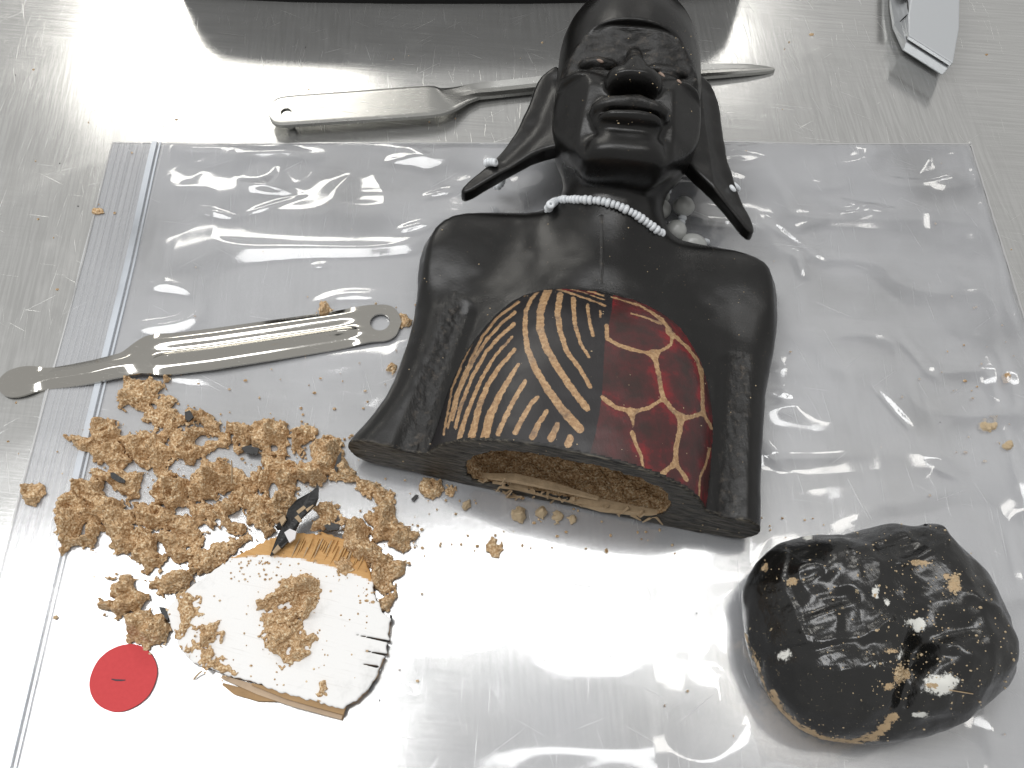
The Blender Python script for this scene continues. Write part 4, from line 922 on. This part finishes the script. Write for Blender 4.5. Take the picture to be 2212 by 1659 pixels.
# tape step: edge line; left side is higher by 1 mm
L2 = UP([(1715, 1150), (1700, 1200), (1690, 1250), (1715, 1330), (1735, 1400)], 30); xx_ = np.interp(Yc, L2[::-1, 1], L2[::-1, 0])
topz += 1.4*(1/(1+np.exp((Xc-xx_)/.35)))*(Yc > L2[:, 1].min())
L3 = UP([(1760, 1150), (1790, 1240), (1850, 1330), (1870, 1400), (1850, 1450)], 34); x3_ = np.interp(Yc, L3[::-1, 1], L3[::-1, 0]); topz -= 1.8*(1/(1+np.exp((Xc-x3_)/.9)))
# radiating pleats
fan = np.sin((Yc*.92-Xc*.22)*.95+ngrid(Xc.shape, h, 14, 71)*3.2)*np.clip(ngrid(Xc.shape, h, 16, 72)+.45, 0, 1)
for k_ in range(15):                                          # loose pleats in the tape, running roughly across
    cy_ = 1195+k_*19+random.uniform(-8, 8); cx_ = 1690+.16*(cy_-1195)+random.uniform(-12, 12); L_ = random.uniform(70, 150)
    p0_ = U(cx_, cy_+random.uniform(5, 16), 34)[:2]; p1_ = U(cx_+L_, cy_-random.uniform(0, 26), 34)[:2]
    dd, t_ = pseg(Xc, Yc, p0_, p1_); topz += random.choice([-.7, 1, 1])*random.uniform(.5, 1.1)*np.exp(-(dd/random.uniform(1.0, 1.9))**2)*np.sin(np.pi*np.clip(t_, .02, .98))
for a0_, a1_, am_, wd_ in (((1950, 1150), (1830, 1200), 1.4, 1.6), ((1985, 1160), (1890, 1185), -1.2, 1.5), ((2030, 1180), (1930, 1230), 1.0, 1.4), ((1990, 1390), (2090, 1440), 1.3, 2.2), ((1960, 1440), (2040, 1420), -1.2, 1.8), ((1930, 1470), (1860, 1440), 1.0, 2.5), ((2060, 1290), (2140, 1330), .8, 2.2), ((1700, 1500), (1800, 1540), .8, 2.4), ((1845, 1390), (1900, 1350), 1.0, 1.5)):
    dd, t_ = pseg(Xc, Yc, U(*a0_, 34)[:2], U(*a1_, 34)[:2]); topz += am_*np.exp(-(dd/wd_)**2)
lob_ = U(1790, 1400, 36); topz += 3.2*np.exp(-(((Xc-lob_[0])/22)**2+((Yc-lob_[1])/24)**2)); lob_ = U(2080, 1450, 36); topz += 3.0*np.exp(-(((Xc-lob_[0])/17)**2+((Yc-lob_[1])/17)**2))
topz -= .15*np.clip(U(1850, 1300, 36)[0]-Xc, 0, 40)
topz += ngrid(Xc.shape, h, 17, 73)*1.8+np.abs(ngrid(Xc.shape, h, 8, 74))*-1.5+ngrid(Xc.shape, h, 4, 75)*.35
Zc = zc[None, None, :]; mid = 15.0
rad = 13.0
q1 = d[:, :, None]+rad; q2 = np.maximum(Zc-mid, (mid-Zc)*1.0)-2
side = np.sqrt(np.maximum(q1, 0)**2+np.maximum(np.abs(Zc-mid)-3, 0)**2*.9)-rad
low = smax(d[:, :, None]+np.maximum(mid-Zc, 0)**2*.035, -(Zc-1.1), 2)
up_ = smax(d[:, :, None]+np.maximum(Zc-mid, 0)**1.6*.045, (Zc-topz[:, :, None])*.8, 5)
s = smax(low, up_, 1.5); nz3 = ngrid(s.shape, h, (16, 6, 5), 76)*.3+ngrid(s.shape, h, (4, 10, 7), 77)*.25+ngrid(s.shape, h, 11, 78)*1.1
s = s+nz3
Vp, Qp = sdf_mesh(s, (lo[0], lo[1], 0), h)
px, py = project(Vp)
def spots(L_):
    a_ = np.zeros(len(Vp))
    for cx, cy, rx_, ry_, k in L_: a_ = np.maximum(a_, k*np.exp(-(((px-cx)/rx_)**2+((py-cy)/ry_)**2)))
    return a_
powd = spots([(1695, 1415, 20, 14, .75), (1985, 1350, 14, 18, 1), (1975, 1345, 24, 12, .7), (2030, 1480, 34, 24, 1.0), (2050, 1470, 30, 16, .8), (1892, 1278, 9, 16, .8), (1915, 1300, 8, 10, .7), (1990, 1545, 26, 8, .8), (1945, 1415, 12, 20, .5), (1890, 1435, 30, 14, .35), (1745, 1162, 14, 8, .8)])
dst = spots([(1710, 1255, 12, 10, .9), (1652, 1225, 10, 10, .9), (2045, 1245, 10, 10, .9), (2060, 1262, 16, 22, 1.0), (1985, 1215, 26, 8, .9), (1945, 1455, 20, 20, 1.0), (1925, 1405, 22, 8, .8), (1920, 1485, 16, 10, .8), (1890, 1287, 6, 8, .9), (2015, 1480, 16, 10, .8)])
bx, by = np.array([1668, 1690, 1730, 1790, 1840, 1890, 1930]), np.array([1500, 1540, 1575, 1600, 1605, 1590, 1550])
for i in range(6):
    dd, _ = pseg(px, py, (bx[i], by[i]), (bx[i+1], by[i+1])); dst = np.maximum(dst, .72*np.exp(-(dd/13)**2))
dd, _ = pseg(px, py, (1610, 1370), (1660, 1500)); dst = np.maximum(dst, .55*np.exp(-(dd/7)**2))
mesh_obj('tape_wrapping', Vp, Qp, mat_tape(), pk, attrs=dict(dust=dst, powder=powd, wr=dst*0))
def pk_hit(a_, b_):
    for z in np.arange(48, 2, -.5):
        p = U(a_, b_, z); i, j, k = int((p[0]-lo[0])/h), int((p[1]-lo[1])/h), int(p[2]/h)
        if 0 <= i < nx and 0 <= j < ny and 0 <= k < s.shape[2] and s[i, j, k] < 0: return p
    return None
# residue grains that stand proud
gr_ = []
for cx, cy, rx_, ry_, n_ in ((1710, 1255, 10, 8, 26), (1650, 1225, 9, 8, 20), (2060, 1262, 14, 20, 90), (1985, 1215, 24, 6, 36), (1945, 1455, 16, 18, 90), (1920, 1405, 20, 6, 32), (1740, 1575, 50, 14, 180), (1850, 1598, 45, 8, 120), (2020, 1420, 170, 130, 330), (1900, 1250, 200, 110, 190)):
    for _ in range(n_):
        p = pk_hit(random.gauss(cx, rx_*.6), random.gauss(cy, ry_*.6))
        if p is not None: gr_.append(tuple(p))
og = crumbs('residue_grains', gr_, SAWP, None, .10, .40); og.parent = pk
if 'category' in og: del og['category']
def pkstrip(name, pts, w_, mat, th, seed, off=.4):
    P_ = [pk_hit(a_, b_) for a_, b_ in pts]; P_ = [p+np.array([0, -.2, off]) for p in P_ if p is not None]
    if len(P_) > 1: return strip(name, P_, w_[:len(P_)], mat, pk, th, seed, .25)
pkstrip('fibre', [(2050, 1500-10), (2100, 1498), (2165, 1500)], [.15, .15, .15], TANW, .3, 3)
# torn tape corner
o = shard('tape_corner', [(1978, 1150, -3), (1998, 1131, 4), (2012, 1136, 5), (2030, 1156, 2), (2010, 1170, -3)], 22, .6, BLACKP, pk)

# ------------------------------------------------------------------ zip bag
bag = thing('zip_bag', 'large clear wrinkled plastic zip bag spread flat on the steel under the bust', 'bag')
bx0, bx1, by0, by1 = -195.0, 224.0, -215.0, 133.0
h = 1.1; nx = int((bx1-bx0)/h)+1; ny = int((by1-by0)/h)+1
x = bx0+np.arange(nx)*h; y = by0+np.arange(ny)*h; Xc, Yc = np.meshgrid(x, y, indexing='ij')
rdg = lambda sc_, sd_: 1-np.abs(ngrid(Xc.shape, h, sc_, sd_))*2
crump = np.clip(ngrid(Xc.shape, h, 55, 80)+.3, 0, 1)
wz = 1.35*np.clip(rdg((44, 20), 81), -1, 1)*.8+1.0*ngrid(Xc.shape, h, (60, 22), 82)+.15*ngrid(Xc.shape, h, (12, 10), 83)*crump+.45*rdg((24, 30), 84)*crump
topband = np.exp(-((Yc-112)/20)**2); wz += topband*(.9*rdg((26, 16), 85)+.25*ngrid(Xc.shape, h, 9, 86))
lr = np.clip((Xc-20)/80, 0, 1)*np.clip((60-Yc)/60, 0, 1); wz += lr*(.9*rdg((30, 38), 87)+.25*ngrid(Xc.shape, h, (12, 14), 88))
rx = np.clip((Xc-185)/25, 0, 1); wz += rx*(.7*rdg((10, 22), 89)+.15*ngrid(Xc.shape, h, 5, 90))
# a few crisp fold lines
for k_ in range(44):
    fx, fy = random.uniform(-150, 215), (random.uniform(-140, 125) if k_ % 3 else random.uniform(70, 128)); fa = random.gauss(-.35 if fx > 60 else .15, .5); fl_ = random.uniform(12, 42)
    dd, t_ = pseg(Xc, Yc, (fx, fy), (fx+fl_*math.cos(fa), fy+fl_*math.sin(fa))); wz += random.uniform(.5, 1.3)*np.clip(1-dd/random.uniform(2.0, 4.5), 0, 1)*(1-np.abs(2*t_-1)**2)
wz = np.maximum(wz+.25, 0)*1.0
# flat where things stand, at the zip and at the hems
hold = np.minimum(poly_sd(Xc, Yc, TORSO), poly_sd(Xc, Yc, Pb)); hold = np.minimum(hold, poly_sd(Xc, Yc, PKP))
heap = UP([(110, 1000), (160, 900), (250, 820), (380, 830), (700, 880), (800, 1000), (900, 1150), (860, 1300), (600, 1250), (480, 1260), (340, 1400), (190, 1540), (170, 1300)], 0); hold = np.minimum(hold, poly_sd(Xc, Yc, heap))
hold = np.minimum(hold, np.hypot(Xc-c_[0], Yc-c_[1])-12); tl_ = UP([(0, 840), (330, 775), (860, 700)], 0)
for a_, b_ in ((tl_[0], tl_[1]), (tl_[1], tl_[2])): hold = np.minimum(hold, pseg(Xc, Yc, a_, b_)[0]-8)
mk = np.clip(hold/9, 0, 1)*np.clip((Xc+166)/12, 0, 1)*np.clip((by1-Yc)/4, 0, 1)*np.clip((bx1-Xc)/4, 0, 1)
wz = .55+wz*mk*1.25
wob_l = ngrid((ny,), h, 22, 91)*.7
Xw = Xc+np.clip(1-(Xc-bx0)/20, 0, 1)*wob_l[None, :]; Yw = Yc+np.clip(1-(by1-Yc)/20, 0, 1)*(ngrid((nx,), h, 60, 92)*.9)[:, None]
idx = np.arange(nx*ny).reshape(nx, ny); Qg = np.stack([idx[:-1, :-1], idx[1:, :-1], idx[1:, 1:], idx[:-1, 1:]], -1)
zipc = int(26/h)
mesh_obj('front_film', np.stack([Xw, Yw, wz], -1)[zipc:].reshape(-1, 3), (np.arange((nx-zipc)*ny).reshape(nx-zipc, ny)[:-1, :-1, None]+np.array([0, ny, ny+1, 1])).reshape(-1, 4), FILM, bag)
mesh_obj('opening_lip', np.stack([Xw, Yw, wz], -1)[:zipc+1].reshape(-1, 3), (np.arange((zipc+1)*ny).reshape(zipc+1, ny)[:-1, :-1, None]+np.array([0, ny, ny+1, 1])).reshape(-1, 4), FILMR, bag)
wb = .22+.0*Xc
mesh_obj('back_film', np.stack([Xw, Yw, wb], -1).reshape(-1, 3), Qg.reshape(-1, 4), FILMB, bag)
def band(name, x0, x1, z0, z1, mat, n=60):
    yy = np.linspace(by0, by1-.5, n); V_ = []; off_ = np.interp(yy, y, ngrid((ny,), h, 70, 93)*.8)
    for yv, oo in zip(yy, off_): V_ += [(x0+oo, yv, z0), (x1+oo, yv, z0), (x1+oo, yv, z1), (x0+oo, yv, z1)]
    Fc = [(0, 1, 2, 3), (4*n-1, 4*n-2, 4*n-3, 4*n-4)]
    for i in range(n-1):
        for k in range(4): Fc.append((4*i+k, 4*i+4+k, 4*i+4+(k+1) % 4, 4*i+(k+1) % 4))
    return mesh_obj(name, V_, Fc, mat, bag, smooth=False)
band('zip_strip', -174.8, -172.2, .6, 1.7, ZIPM); band('zip_strip', -171.2, -170.4, .6, 1.2, ZIPM)
band('lip_rib', -194.5, -193.9, .6, .9, EDGE)
for k_ in range(7): band('lip_rib', -191.0+2.2*k_+.5*(k_ % 3), -190.75+2.2*k_+.5*(k_ % 3), .57, .66, FILMR, 40)
# heat sealed hem along the top and right edges
def hem(name, pts, w_, mat):
    return strip(name, pts, w_, mat, bag, .5, 4, .25)
hem('seam', [(a_, by1-.6+np.interp(a_, x, ngrid((nx,), h, 60, 92)*.9), .75) for a_ in np.linspace(bx0, bx1, 120)], .35, EDGE)
hem('seam', [(bx1-.4, b_, .75) for b_ in np.linspace(by0, by1, 90)], .4, EDGE)
bpy.context.view_layer.update()
